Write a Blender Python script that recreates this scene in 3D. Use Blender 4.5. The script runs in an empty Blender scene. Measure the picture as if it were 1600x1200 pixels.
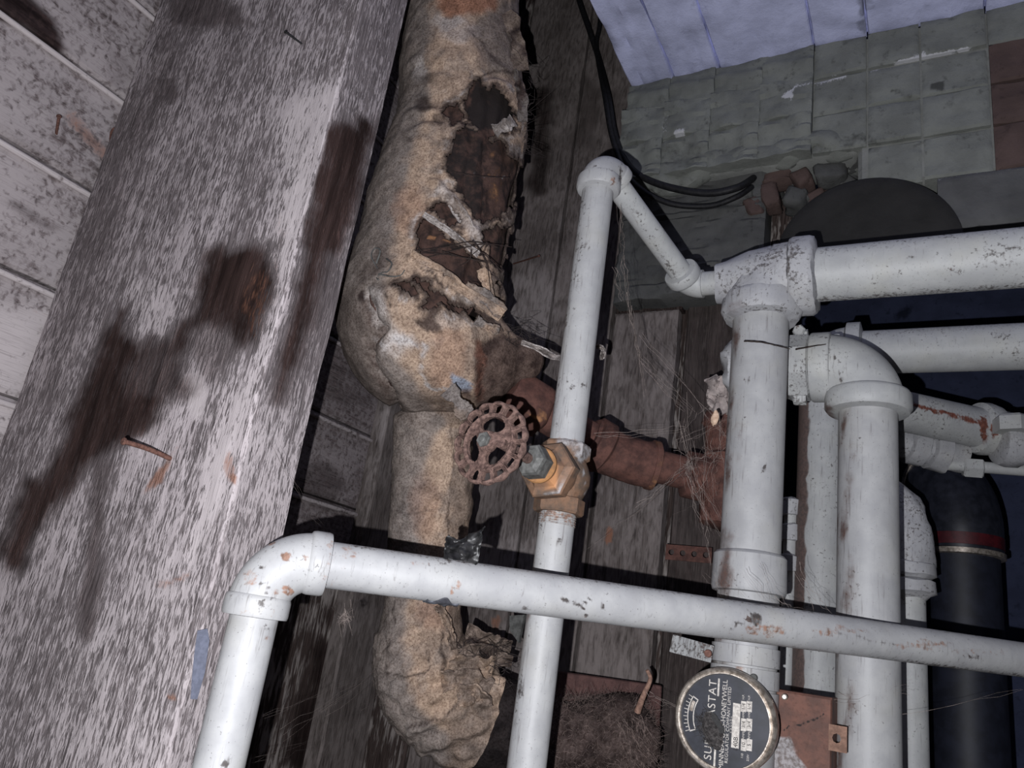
import bpy, math, random
import numpy as np
from mathutils import Vector

random.seed(7)
RNG = np.random.default_rng(11)
scene = bpy.context.scene
COL = scene.collection

# ------------------------------------------------------------------ camera
F = 1200.0                                   # focal length in pixels of a 1600x1200 frame
_uz = np.array([553.0, 3680.0, -1200.0]); _uz /= np.linalg.norm(_uz)
_uy = np.array([662.0, -492.0, -1200.0]); _uy -= _uy.dot(_uz) * _uz; _uy /= np.linalg.norm(_uy)
_ux = np.cross(_uy, _uz)
R = np.array([_ux, _uy, _uz])                # world = R @ camera
CAM = np.array([0.0, 0.0, 1.3])
cd = bpy.data.cameras.new('camera'); cam = bpy.data.objects.new('camera', cd); COL.objects.link(cam)
cd.sensor_fit = 'HORIZONTAL'; cd.sensor_width = 36.0; cd.lens = 36.0 * F / 1600.0
cd.clip_start = 0.02; cd.clip_end = 60
from mathutils import Matrix
mw = Matrix.Identity(4)
for i in range(3):
    for j in range(3):
        mw[i][j] = R[i][j]
    mw[i][3] = CAM[i]
cam.matrix_world = mw
scene.camera = cam

# ------------------------------------------------------------------ light: the flash beside the lens, almost no daylight
scene.view_settings.view_transform = 'Standard'
scene.view_settings.look = 'None'
scene.view_settings.gamma = 1.0
scene.view_settings.use_curve_mapping = False
scene.view_settings.exposure = 0.0
FLASH = 30.0
ld = bpy.data.lights.new('camera_flash', 'POINT'); ld.energy = FLASH; ld.color = (0.95, 0.96, 1.0)
ld.shadow_soft_size = 0.0018
flash = bpy.data.objects.new('camera_flash', ld); COL.objects.link(flash)
flash.location = CAM + R @ np.array([-0.026, -0.020, 0.004])
world = bpy.data.worlds.new('cellar_dark'); scene.world = world; world.use_nodes = True
bg = world.node_tree.nodes['Background']; bg.inputs[0].default_value = (0.35, 0.45, 0.9, 1); bg.inputs[1].default_value = 0.004

# ------------------------------------------------------------------ maths helpers
def P(px, py, d):                            # the point seen at a pixel, at depth d metres
    return CAM + R @ (np.array([(px - 800) / F, -(py - 600) / F, -1.0]) * d)
def onX(px, py, x):
    v = R @ np.array([(px - 800) / F, -(py - 600) / F, -1.0]); return CAM + v * ((x - CAM[0]) / v[0])
def onY(px, py, y):
    v = R @ np.array([(px - 800) / F, -(py - 600) / F, -1.0]); return CAM + v * ((y - CAM[1]) / v[1])
def proj(w):
    c = (np.asarray(w) - CAM) @ R
    d = np.maximum(-c[:, 2], 1e-4)
    return np.stack([800 + F * c[:, 0] / d, 600 - F * c[:, 1] / d], 1)
def lin(r, g, b):
    def f(c):
        c /= 255.0
        return c / 12.92 if c <= 0.04045 else ((c + 0.055) / 1.055) ** 2.4
    return np.array([f(r), f(g), f(b)])
_perm = RNG.permutation(256); _val = RNG.random(256) * 2 - 1
def vn(p):
    i = np.floor(p).astype(np.int64); f = p - i; u = f * f * (3 - 2 * f); i &= 255
    def h(a, b, c): return _val[_perm[(_perm[(_perm[a & 255] + b) & 255] + c) & 255]]
    x, y, z = i[:, 0], i[:, 1], i[:, 2]; r = 0
    for a in (0, 1):
        for b in (0, 1):
            for c in (0, 1):
                w = (u[:, 0] if a else 1 - u[:, 0]) * (u[:, 1] if b else 1 - u[:, 1]) * (u[:, 2] if c else 1 - u[:, 2])
                r = r + w * h(x + a, y + b, z + c)
    return r
def fbm(p, s=1.0, o=4):
    p = np.asarray(p) * s; r = 0; a = 1; t = 0
    for k in range(o):
        r = r + a * vn(p + 17.3 * k); t += a; a *= .5; p = p * 2.03
    return r / t
def ss(a, b, x):
    t = np.clip((x - a) / (b - a), 0, 1); return t * t * (3 - 2 * t)
def sdpoly(q, poly):                         # signed distance to a polygon, negative inside
    poly = np.asarray(poly, float); n = len(poly)
    d = np.full(len(q), 1e18); s = np.zeros(len(q), bool)
    for i in range(n):
        a = poly[i]; b = poly[(i + 1) % n]; e = b - a; w = q - a
        t = np.clip((w @ e) / max(e @ e, 1e-9), 0, 1)
        d = np.minimum(d, ((w - t[:, None] * e) ** 2).sum(1))
        c = (a[1] > q[:, 1]) != (b[1] > q[:, 1])
        s ^= c & (q[:, 0] < (b[0] - a[0]) * (q[:, 1] - a[1]) / ((b[1] - a[1]) if abs(b[1] - a[1]) > 1e-9 else 1e-9) + a[0])
    d = np.sqrt(d); return np.where(s, -d, d)
def pm(q, poly, soft=4.0): return 1 - ss(-soft, soft, sdpoly(q, poly))
def lm(q, line, w, soft=2.0):
    d = np.full(len(q), 1e18)
    for a, b in zip(line[:-1], line[1:]):
        a = np.array(a, float); b = np.array(b, float); e = b - a; v = q - a
        t = np.clip((v @ e) / max(e @ e, 1e-9), 0, 1)
        d = np.minimum(d, ((v - t[:, None] * e) ** 2).sum(1))
    return 1 - ss(w - soft, w + soft, np.sqrt(d))
def em(q, cx, cy, rx, ry, soft=.35):
    return 1 - ss(1 - soft, 1 + soft, np.sqrt(((q[:, 0] - cx) / rx) ** 2 + ((q[:, 1] - cy) / ry) ** 2))
def nrm(v): v = np.asarray(v, float); return v / np.linalg.norm(v)
def frame(a):
    a = nrm(a); h = np.array([0, 0, 1.0]) if abs(a[2]) < .9 else np.array([1.0, 0, 0])
    x = nrm(np.cross(h, a)); return x, np.cross(a, x), a

# ------------------------------------------------------------------ mesh helpers: a shape is (vertices, faces)
def merge(*ds):
    vs = []; fs = []; o = 0
    for v, f in ds:
        vs.append(np.asarray(v, float)); fs += [tuple(i + o for i in q) for q in f]; o += len(v)
    return np.concatenate(vs), fs
def spline(pts, n):
    p = np.asarray(pts, float); m = len(p)
    if m == 2: return p[0] + (p[1] - p[0]) * np.linspace(0, 1, n)[:, None]
    e = np.vstack([2 * p[0] - p[1], p, 2 * p[-1] - p[-2]]); L = np.linalg.norm(np.diff(p[:, :3], axis=0), axis=1)
    s = np.concatenate([[0], np.cumsum(L)]); out = []
    for t in np.linspace(0, s[-1], n):
        k = min(max(np.searchsorted(s, t, 'right') - 1, 0), m - 2); u = (t - s[k]) / max(L[k], 1e-9)
        a, b, c, d = e[k], e[k + 1], e[k + 2], e[k + 3]
        out.append(.5 * (2 * b + (c - a) * u + (2 * a - 5 * b + 4 * c - d) * u * u + (3 * b - a - 3 * c + d) * u ** 3))
    return np.array(out)
def sweep(pts, rad, seg=32, caps=True):
    p = np.asarray(pts, float); n = len(p); rad = np.broadcast_to(np.asarray(rad, float), (n,))
    t = np.gradient(p, axis=0); t /= np.maximum(np.linalg.norm(t, axis=1)[:, None], 1e-12)
    x, y, _ = frame(t[0]); V = np.empty((n, seg, 3)); th = np.linspace(0, 2 * math.pi, seg, endpoint=False)
    for i in range(n):
        x = x - (x @ t[i]) * t[i]; x /= np.linalg.norm(x); y = np.cross(t[i], x)
        V[i] = p[i] + rad[i] * (np.cos(th)[:, None] * x + np.sin(th)[:, None] * y)
    f = []
    for i in range(n - 1):
        for j in range(seg):
            k = (j + 1) % seg; f.append((i * seg + j, i * seg + k, (i + 1) * seg + k, (i + 1) * seg + j))
    if caps:
        f.append(tuple(range(seg - 1, -1, -1))); f.append(tuple((n - 1) * seg + j for j in range(seg)))
    return V.reshape(-1, 3), f
def rod(a, b, r, seg=32, step=.012):
    a = np.asarray(a, float); b = np.asarray(b, float); n = max(2, int(np.linalg.norm(b - a) / step) + 1)
    return sweep(a + (b - a) * np.linspace(0, 1, n)[:, None], r, seg)
def lathe(o, axis, prof, seg=36, closed=False, sides=None):   # prof: (distance along the axis, radius)
    x, y, a = frame(axis); o = np.asarray(o, float); seg = sides or seg
    th = np.linspace(0, 2 * math.pi, seg, endpoint=False); V = []
    for s, r in prof: V.append(o + a * s + r * (np.cos(th)[:, None] * x + np.sin(th)[:, None] * y))
    V = np.concatenate(V); n = len(prof); f = []
    for i in range(n - 1 + (1 if closed else 0)):
        for j in range(seg):
            k = (j + 1) % seg; i2 = (i + 1) % n; f.append((i * seg + j, i * seg + k, i2 * seg + k, i2 * seg + j))
    if not closed:
        f.append(tuple(range(seg - 1, -1, -1))); f.append(tuple((n - 1) * seg + j for j in range(seg)))
    return V, f
def bezier(a, b, c, d, n):
    t = np.linspace(0, 1, n)[:, None]; return (1 - t) ** 3 * a + 3 * (1 - t) ** 2 * t * b + 3 * (1 - t) * t * t * c + t ** 3 * d
def elbow_arc(K, a, b, rad, r, n=18, seg=36):
    K = np.asarray(K, float); a = nrm(a); b = nrm(b); q = .4477
    return sweep(bezier(K + a * rad, K + a * rad * q, K + b * rad * q, K + b * rad, n), r, seg)
def collar(o, axis, r, R2, L):                # thick ring with rounded lips round a pipe of radius r
    return lathe(o, axis, [(0, r), (0, R2 - .002), (.0015, R2), (L - .004, R2), (L - .0015, R2 - .0005), (L, R2 - .003), (L, r)])
def bead(o, axis, r, w, h):
    return lathe(o, axis, [(-w, r - .002), (-w * .8, r + h * .55), (0, r + h), (w * .8, r + h * .55), (w, r - .002)])
def slab(O, U, V, W, lu, lv, th, nu, nv, amp=.0012, chamf=.003, wob=.002, seed=0.0, us=None, lev=(1.0,)):
    """board: front face on the plane through O spanned by U (length) and V (width), thickness th behind it (W = outward)"""
    O, U, V, W = [np.asarray(q, float) for q in (O, U, V, W)]
    us = np.linspace(0, lu, nu) if us is None else np.asarray(us, float); nu = len(us)
    vs = np.linspace(0, lv, nv); c = min(chamf, lv * .2)
    if nv > 3: vs[1] = min(vs[1], c); vs[-2] = max(vs[-2], lv - c)
    A, B = np.meshgrid(us, vs, indexing='ij'); a = A.ravel(); b = B.ravel()
    s = np.stack([a, b, np.full_like(a, seed)], 1)
    edge = np.minimum(np.minimum(b, lv - b), np.minimum(a - us[0], us[-1] - a)); on = edge < 1e-6
    h = fbm(s, 28, 3) * amp + fbm(s * [3, 40, 1], 4, 2) * amp * .7 - np.where(on, c, 0)
    w1 = vn(np.stack([a * 14, np.full_like(a, seed * 3.1), np.full_like(a, 2.2)], 1)) * wob * .6 + vn(np.stack([a * 60, np.full_like(a, seed), np.full_like(a, 5.2)], 1)) * wob * .4
    w2 = vn(np.stack([a * 14, np.full_like(a, seed * 5.7), np.full_like(a, 9.2)], 1)) * wob
    bb = b + np.where(b < lv * .5, np.maximum(w1, -.0) * (1 - b / lv * 2), -np.maximum(w2, 0) * (b / lv * 2 - 1))
    V0 = O + a[:, None] * U + bb[:, None] * V + h[:, None] * W
    idx = np.arange(nu * nv).reshape(nu, nv)
    fl = np.dot(np.cross(U, V), W) > 0
    f = []
    for i in range(nu - 1):
        for j in range(nv - 1):
            q = (idx[i, j], idx[i + 1, j], idx[i + 1, j + 1], idx[i, j + 1]); f.append(tuple(int(z) for z in (q if fl else q[::-1])))
    ring = list(idx[:, 0]) + list(idx[-1, 1:]) + list(idx[-2::-1, -1]) + list(idx[0, -2:0:-1])
    n0 = len(V0); m = len(ring); rows = [V0]; prev = [int(z) for z in ring]; R0 = V0[ring]
    for q_, l in enumerate(lev):
        t = th * l; base = R0 - W * t
        if l >= 1: base = base - ((base - O) @ W + th)[:, None] * W
        rows.append(base); cur = [n0 + q_ * m + k for k in range(m)]
        for k in range(m):
            q = (prev[k], cur[k], cur[(k + 1) % m], prev[(k + 1) % m]); f.append(q if fl else q[::-1])
        prev = cur
    q = tuple(prev); f.append(q[::-1] if fl else q)
    return np.concatenate(rows), f
def block(c, size, ax=None, ch=.15):          # chamfered block, centre c, axes ax (3 rows)
    s = np.asarray(size, float) / 2; k = min(s) * ch; V = []
    X = np.eye(3) if ax is None else np.asarray(ax, float)
    pts = []
    for z, t in ((-1, k), (-1, 0), (1, 0), (1, k)):
        zz = z * (s[2] if t else s[2] - k)
        a, b = s[0] - t, s[1] - t
        o = [(a - k, -b), (a, -b + k), (a, b - k), (a - k, b), (-a + k, b), (-a, b - k), (-a, -b + k), (-a + k, -b)]
        pts += [(x, y, zz) for x, y in o]
    V = np.asarray(c, float) + np.array(pts) @ X; f = []
    for i in range(3):
        for j in range(8):
            q = (j + 1) % 8; f.append((i * 8 + j, i * 8 + q, (i + 1) * 8 + q, (i + 1) * 8 + j))
    f.append(tuple(range(7, -1, -1))); f.append(tuple(24 + j for j in range(8)))
    return V, f
def chunk(c, size, ax, sd=0.0, nu=18, nv=12):   # broken lump
    th = np.linspace(0, 2 * math.pi, nu, endpoint=False); ph = np.linspace(-1.45, 1.45, nv); A, B = np.meshgrid(ph, th, indexing='ij')
    sg = lambda q, e: np.sign(q) * np.abs(q) ** e
    d = np.stack([sg(np.cos(A), .45) * sg(np.cos(B), .45), sg(np.cos(A), .45) * sg(np.sin(B), .45), sg(np.sin(A), .45)], -1).reshape(-1, 3)
    d = d * (1 + .35 * fbm(d + sd, 1.3, 4)[:, None]); V = np.asarray(c) + (d * np.asarray(size) / 2) @ np.asarray(ax, float)
    f = [(i * nu + j, i * nu + (j + 1) % nu, (i + 1) * nu + (j + 1) % nu, (i + 1) * nu + j) for i in range(nv - 1) for j in range(nu)]
    return V, f + [tuple(range(nu - 1, -1, -1)), tuple((nv - 1) * nu + j for j in range(nu))]
def plate(poly, O, U, V, W, th):              # a flat outline given real thickness
    O, U, V, W = [np.asarray(q, float) for q in (O, U, V, W)]; p = np.asarray(poly, float); n = len(p)
    a = O + p[:, :1] * U + p[:, 1:2] * V; Vv = np.concatenate([a + W * th / 2, a - W * th / 2])
    f = [tuple(range(n)), tuple(range(2 * n - 1, n - 1, -1))] + [(i, n + i, n + (i + 1) % n, (i + 1) % n) for i in range(n)]
    return Vv, f
def strands(lines, r, seg=3):
    ds = []
    for k, l in enumerate(lines):
        l = np.asarray(l, float); rr = r if np.isscalar(r) else r[k]
        if len(l) < 2: continue
        ds.append(sweep(l, np.linspace(1, .5, len(l)) * rr, seg))
    return merge(*ds)
def grid_patch(fn, nu, nv, th=.0012):         # crumpled sheet: fn(u,v) -> point; two skins
    u, v = np.meshgrid(np.linspace(0, 1, nu), np.linspace(0, 1, nv), indexing='ij'); p = fn(u.ravel(), v.ravel())
    q = p.reshape(nu, nv, 3); n = np.cross(np.gradient(q, axis=0), np.gradient(q, axis=1)).reshape(-1, 3)
    n /= np.maximum(np.linalg.norm(n, axis=1)[:, None], 1e-12); N = nu * nv
    V = np.concatenate([p + n * th / 2, p - n * th / 2]); f = []
    for i in range(nu - 1):
        for j in range(nv - 1):
            a = i * nv + j; q4 = (a, a + nv, a + nv + 1, a + 1); f.append(q4); f.append(tuple(N + z for z in q4[::-1]))
    ring = [i * nv for i in range(nu)] + [(nu - 1) * nv + j for j in range(1, nv)] + [i * nv + nv - 1 for i in range(nu - 2, -1, -1)] + [j for j in range(nv - 2, 0, -1)]
    for a, b in zip(ring, ring[1:] + ring[:1]): f.append((a, N + a, N + b, b)[::-1])
    return V, f

# ------------------------------------------------------------------ objects
BASE = {}
def thing(name, label, cat, base, group=None):
    o = bpy.data.objects.new(name, None); COL.objects.link(o); o.location = base; o.empty_display_size = .02
    o['label'] = label; o['category'] = cat
    if group: o['group'] = group
    BASE[o.name] = np.asarray(base, float); return o
def part(name, data, mat, parent=None, label=None, paint=None, ang=40, base=None, cname='mask', disp=None):
    v, f = data; v = np.asarray(v, float)
    if disp is not None: v = disp(v)
    b = BASE[parent.name] if parent is not None else (np.asarray(base, float) if base is not None else v.mean(0))
    me = bpy.data.meshes.new(name); me.from_pydata((v - b).tolist(), [], f); me.update()
    o = bpy.data.objects.new(name, me); COL.objects.link(o)
    me.materials.append(mat)
    for p in me.polygons: p.use_smooth = True
    me.set_sharp_from_angle(angle=math.radians(ang))
    if paint is not None:
        c = paint(v, proj(v)); at = me.color_attributes.new(cname, 'FLOAT_COLOR', 'POINT')
        c4 = np.ones((len(v), 4)); c4[:, :c.shape[1]] = c; at.data.foreach_set('color', c4.ravel())
    if parent is not None: o.parent = parent
    else: o.location = b
    BASE[o.name] = b
    if label: o['label'] = label
    return o
def tag(o, label, cat, group=None, kind=None):
    o['label'] = label; o['category'] = cat
    if group: o['group'] = group
    if kind: o['kind'] = kind
    return o
def structure(o, label=None):
    o['kind'] = 'structure'
    if label: o['label'] = label
    return o

# ------------------------------------------------------------------ materials
class Mt:
    def __init__(s, name, rough=.7, metal=0.0, spec=.3):
        s.m = bpy.data.materials.new(name); s.m.use_nodes = True; s.t = s.m.node_tree; s.b = s.t.nodes['Principled BSDF']
        s.b.inputs['Roughness'].default_value = rough; s.b.inputs['Metallic'].default_value = metal
        s.b.inputs['Specular IOR Level'].default_value = spec
        s.co = s.t.nodes.new('ShaderNodeTexCoord').outputs['Object']
    def put(s, sock, v):
        if hasattr(v, 'is_output'): s.t.links.new(v, sock)
        elif isinstance(v, (int, float)): sock.default_value = v
        else:
            v = list(v); sock.default_value = v + [1.0] if len(v) == 3 and sock.type == 'RGBA' else v
    def sc(s, x, y, z, off=0.0):
        n = s.t.nodes.new('ShaderNodeMapping'); s.put(n.inputs['Vector'], s.co); n.inputs['Scale'].default_value = (x, y, z); n.inputs['Location'].default_value = (off, off * .7, off * 1.3); return n.outputs[0]
    def noise(s, vec, scale=1.0, detail=4.0, rough=.55, dist=0.0):
        n = s.t.nodes.new('ShaderNodeTexNoise'); s.put(n.inputs['Vector'], vec); n.inputs['Scale'].default_value = scale
        n.inputs['Detail'].default_value = detail; n.inputs['Roughness'].default_value = rough; n.inputs['Distortion'].default_value = dist; return n.outputs['Fac']
    def vor(s, vec, scale=1.0, feature='F1'):
        n = s.t.nodes.new('ShaderNodeTexVoronoi'); n.feature = feature; s.put(n.inputs['Vector'], vec); n.inputs['Scale'].default_value = scale; return n.outputs['Distance']
    def op(s, o, a, b=0.0, c=None):
        n = s.t.nodes.new('ShaderNodeMath'); n.operation = o; s.put(n.inputs[0], a); s.put(n.inputs[1], b)
        if c is not None: s.put(n.inputs[2], c)
        return n.outputs[0]
    def step(s, v, a, b, lo=0.0, hi=1.0):
        n = s.t.nodes.new('ShaderNodeMapRange'); n.interpolation_type = 'SMOOTHSTEP'; s.put(n.inputs['Value'], v)
        n.inputs['From Min'].default_value = a; n.inputs['From Max'].default_value = b; n.inputs['To Min'].default_value = lo; n.inputs['To Max'].default_value = hi; return n.outputs[0]
    def mix(s, f, a, b, blend='MIX'):
        n = s.t.nodes.new('ShaderNodeMix'); n.data_type = 'RGBA'; n.blend_type = blend; s.put(n.inputs[0], f); s.put(n.inputs[6], a); s.put(n.inputs[7], b); return n.outputs[2]
    def attr(s, name='mask'):
        n = s.t.nodes.new('ShaderNodeAttribute'); n.attribute_name = name; q = s.t.nodes.new('ShaderNodeSeparateColor'); s.t.links.new(n.outputs['Color'], q.inputs[0]); return n.outputs['Color'], q.outputs[0], q.outputs[1], q.outputs[2]
    def bump(s, h, strength=.4, dist=.001):
        n = s.t.nodes.new('ShaderNodeBump'); s.put(n.inputs['Height'], h); n.inputs['Strength'].default_value = strength; n.inputs['Distance'].default_value = dist; s.t.links.new(n.outputs[0], s.b.inputs['Normal'])
    def color(s, c): s.put(s.b.inputs['Base Color'], c)
    def rough(s, r): s.put(s.b.inputs['Roughness'], r)

def wood(name, grain, paint, bare, thr=.5, soft=.06, flake=(300, 300, 50), big=5.0, bigamt=.4, stain=lin(58, 46, 44), fine=.5, bump=.5, rust=lin(150, 105, 84), pale=lin(215, 206, 206)):
    m = Mt(name, .92, 0, .03); ax = 'xyz'.index(grain)
    def g(across, along, off=0.0):
        v = [across] * 3; v[ax] = along; return m.sc(*v, off)
    n1 = m.noise(g(flake[0], flake[2]), 1, 3, .6, .4); n2 = m.noise(m.co, big, 4, .55); n3 = m.noise(g(950, 26, 3.0), 1, 2, .5)
    n4 = m.noise(g(90, 9, 8.0), 1, 4, .6)
    _, r, gg, b = m.attr()
    h = m.op('ADD', m.op('ADD', n1, m.op('MULTIPLY', m.op('SUBTRACT', n2, .5), bigamt)), m.op('MULTIPLY', m.op('SUBTRACT', n4, .5), .35))
    h = m.op('SUBTRACT', h, m.op('MULTIPLY', r, .16)); h = m.op('ADD', h, m.op('MULTIPLY', b, .22))
    k = m.step(h, thr - soft, thr + soft)
    bare_v = m.mix(m.step(n3, .35, .65), np.asarray(bare) * .55, np.asarray(bare) * 1.35)
    paint_v = m.mix(m.step(n2, .3, .7), np.asarray(paint) * .78, paint)
    paint_v = m.mix(m.op('MULTIPLY', b, .7), paint_v, pale)
    paint_v = m.mix(m.op('MULTIPLY', m.step(n3, .5, .75), fine), paint_v, np.asarray(bare) * .9)
    c = m.mix(k, bare_v, paint_v)
    st = m.step(m.op('ADD', r, m.op('MULTIPLY', m.op('SUBTRACT', n1, .5), .9)), .10, 1.0)
    dk_ = m.mix(1.0, c, m.mix(m.step(n4, .30, .75), lin(92, 78, 74), lin(150, 126, 118)), 'MULTIPLY')
    c = m.mix(st, c, m.mix(.62, dk_, m.mix(m.step(n4, .30, .75), np.asarray(stain) * .55, np.asarray(stain) * 1.7)))
    rs = m.step(m.op('ADD', gg, m.op('MULTIPLY', m.op('SUBTRACT', n1, .5), 1.0)), .2, .8)
    c = m.mix(m.op('MULTIPLY', rs, .8), c, rust)
    m.color(c); m.bump(m.op('ADD', m.op('MULTIPLY', k, .7), m.op('MULTIPLY', n3, .5)), bump, .0012); return m.m

def painted(name, col, rough=.48, speck=.66, rustc=lin(142, 112, 97), brown=lin(88, 68, 62), grime=lin(70, 64, 62), lump=.25, spec=.4):
    m = Mt(name, rough, 0, spec); _, r, g, b = m.attr()
    n1 = m.noise(m.co, 260, 4, .65); n2 = m.noise(m.co, 38, 4, .6); n3 = m.noise(m.sc(330, 330, 120, 5), 1, 2, .5); n4 = m.noise(m.co, 700, 2, .5)
    c = m.mix(m.step(n2, .3, .7), np.asarray(col) * .84, np.asarray(col) * [1.02, 1.02, 1.0])
    c = m.mix(m.op('MULTIPLY', m.step(m.noise(m.co, 14, 3, .6), .5, .75), .45), c, np.asarray(col) * [.93, .90, .78])
    dirt = m.step(m.op('ADD', m.op('ADD', m.op('MULTIPLY', n1, .7), m.op('MULTIPLY', n2, .3)), m.op('MULTIPLY', r, .22)), speck - .05, speck + .05)
    c = m.mix(m.op('MULTIPLY', dirt, .8), c, grime)
    c = m.mix(m.op('MULTIPLY', m.step(n4, .69, .76), .6), c, grime * .6)
    stk = m.noise(m.sc(420, 420, 30, 9), 1, 3, .6); c = m.mix(m.op('MULTIPLY', m.step(m.op('ADD', stk, m.op('MULTIPLY', r, .3)), .58, .80), .55), c, grime * 1.5)
    c = m.mix(m.op('MULTIPLY', m.step(m.op('ADD', r, m.op('MULTIPLY', m.op('SUBTRACT', n1, .5), 1.2)), .35, 1.0), .75), c, grime * .8)
    rs = m.step(m.op('ADD', g, m.op('MULTIPLY', m.op('SUBTRACT', n1, .5), 1.5)), .34, .86)
    c = m.mix(rs, c, m.mix(m.step(n3, .35, .65), rustc * .6, rustc * 1.15))
    bs = m.step(m.op('ADD', b, m.op('MULTIPLY', m.op('SUBTRACT', n2, .5), .9)), .3, .75)
    c = m.mix(m.op('MULTIPLY', bs, .9), c, m.mix(m.step(n1, .4, .6), brown * .7, brown * 1.2))
    m.color(c); m.rough(m.op('ADD', m.op('MULTIPLY', dirt, .3), m.op('MULTIPLY', n2, .35 * rough / .42)) if rough < .6 else rough)
    m.rough(m.op('ADD', rough - .08, m.op('MULTIPLY', n2, .22)))
    m.bump(m.op('ADD', m.op('MULTIPLY', n2, .9), m.op('MULTIPLY', n1, .14)), lump, .0014); return m.m

def rusty(name, a, b, scale=90, rough=.85, metal=0.0, bump=.5):
    m = Mt(name, rough, metal, .25); n1 = m.noise(m.co, scale, 5, .65); n2 = m.noise(m.co, scale * 5, 3, .6); _, r, g, bb = m.attr()
    c = m.mix(m.step(n1, .36, .66), a, b); c = m.mix(m.op('MULTIPLY', m.step(n2, .5, .7), .4), c, np.asarray(a) * .4)
    c = m.mix(m.op('MULTIPLY', m.step(m.op('ADD', r, m.op('MULTIPLY', m.op('SUBTRACT', n1, .5), 1.0)), .3, .8), .85), c, m.mix(m.step(n2, .35, .65), lin(168, 166, 168), lin(112, 106, 104)))
    c = m.mix(m.step(m.op('ADD', g, m.op('MULTIPLY', m.op('SUBTRACT', n1, .5), 1.0)), .3, .8), c, lin(40, 34, 33))
    c = m.mix(m.step(m.op('ADD', bb, m.op('MULTIPLY', m.op('SUBTRACT', n1, .5), 1.0)), .3, .8), c, lin(188, 136, 96))
    m.color(c); m.bump(m.op('ADD', n1, m.op('MULTIPLY', n2, .5)), bump, .0012); return m.m

def cloth(name, scale=420, bump=.5, rough=.95):   # colour comes from the 'col' attribute
    m = Mt(name, rough, 0, .1); c, _, _, _ = m.attr('col'); n1 = m.noise(m.co, scale, 3, .7); n2 = m.noise(m.co, 70, 5, .65); n3 = m.noise(m.co, scale * 2.3, 2, .6)
    k = m.mix(m.step(n1, .3, .62), lin(186, 180, 177), (1, 1, 1)); c = m.mix(1.0, c, k, 'MULTIPLY')
    c = m.mix(1.0, c, m.mix(m.step(n2, .3, .7), lin(196, 194, 194), (1, 1, 1)), 'MULTIPLY')
    c = m.mix(m.op('MULTIPLY', m.step(n3, .60, .68), .32), c, lin(60, 50, 46))
    m.color(c); m.bump(m.op('ADD', n1, m.op('MULTIPLY', n2, 1.5)), bump, .0016); return m.m

def plain(name, a, b=None, scale=120, rough=.6, metal=0.0, bump=.2, spec=.4):
    m = Mt(name, rough, metal, spec); n = m.noise(m.co, scale, 4, .6); b = np.asarray(a) * .7 if b is None else b
    m.color(m.mix(m.step(n, .35, .65), a, b)); m.bump(n, bump, .001); return m.m

# ================================================================== materials used
EX, EY, EZ = np.eye(3)
W_POST = wood('post_wood', 'z', lin(196, 186, 188), lin(116, 108, 109), thr=.50, soft=.09, flake=(430, 430, 80), big=6, bigamt=.45, stain=lin(58, 46, 44), fine=.35, bump=.7)
W_BOARD = wood('board_wood', 'y', lin(170, 161, 162), lin(106, 96, 96), thr=.47, soft=.16, flake=(120, 22, 120), big=7, bigamt=.6, stain=lin(44, 38, 40), fine=.35, bump=.35)
W_PLANK = wood('plank_wood', 'z', lin(142, 133, 130), lin(98, 90, 87), thr=.50, soft=.22, flake=(150, 150, 40), big=9, bigamt=.6, stain=lin(46, 40, 40), fine=.4, bump=.45)
W_PEEL = wood('peeling_plank_wood', 'z', lin(160, 152, 148), lin(74, 64, 61), thr=.54, soft=.10, flake=(160, 160, 24), big=10, bigamt=.75, stain=lin(40, 33, 33), fine=.6, bump=.6)
PAINT = painted('grey_pipe_paint', lin(170, 170, 172))
PAINT_B = painted('grey_pipe_paint_dull', lin(176, 177, 178), rough=.5, speck=.63, rustc=lin(120, 74, 62))
PUTTY = painted('lumpy_grey_paint', lin(170, 170, 174), rough=.55, speck=.60, lump=.8)
RUST_PIPE = rusty('rust_brown_pipe', lin(108, 75, 67), lin(76, 54, 50), 60)
RUST_NAIL = rusty('rusty_nail', lin(122, 88, 78), lin(82, 58, 52), 300)
RUST_WHEEL = rusty('rusty_cast_iron', lin(122, 98, 90), lin(74, 57, 53), 240, bump=.7)
RUST_BOX = rusty('rusty_sheet_steel', lin(118, 83, 72), lin(94, 70, 63), 50, .7)
BRASS = rusty('tarnished_bronze', lin(132, 102, 82), lin(90, 79, 71), 45, .62, .08, .3)
DARKMETAL = plain('dark_grey_metal', lin(104, 104, 102), lin(74, 74, 72), 150, .65, .1)
BLACK = plain('black_rubber', lin(26, 26, 27), lin(15, 15, 16), 200, .55)
BLACKTAPE = plain('black_tar_tape', lin(40, 39, 40), lin(20, 20, 21), 160, .45, 0, .3)
STEEL = plain('worn_steel_rim', lin(196, 186, 176), lin(138, 128, 118), 170, .38, .6, .3)
CANVAS = cloth('canvas_lagging')
LINING = rusty('brown_paper_lining', lin(86, 65, 58), lin(48, 38, 36), 70, .9, 0, .9)
WHITE_INK = plain('white_print', lin(214, 208, 200), lin(176, 170, 164), 500, .7, 0, 0)
DIAL = plain('dark_dial_face', lin(44, 46, 56), lin(30, 32, 40), 60, .5, 0, .05)

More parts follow.
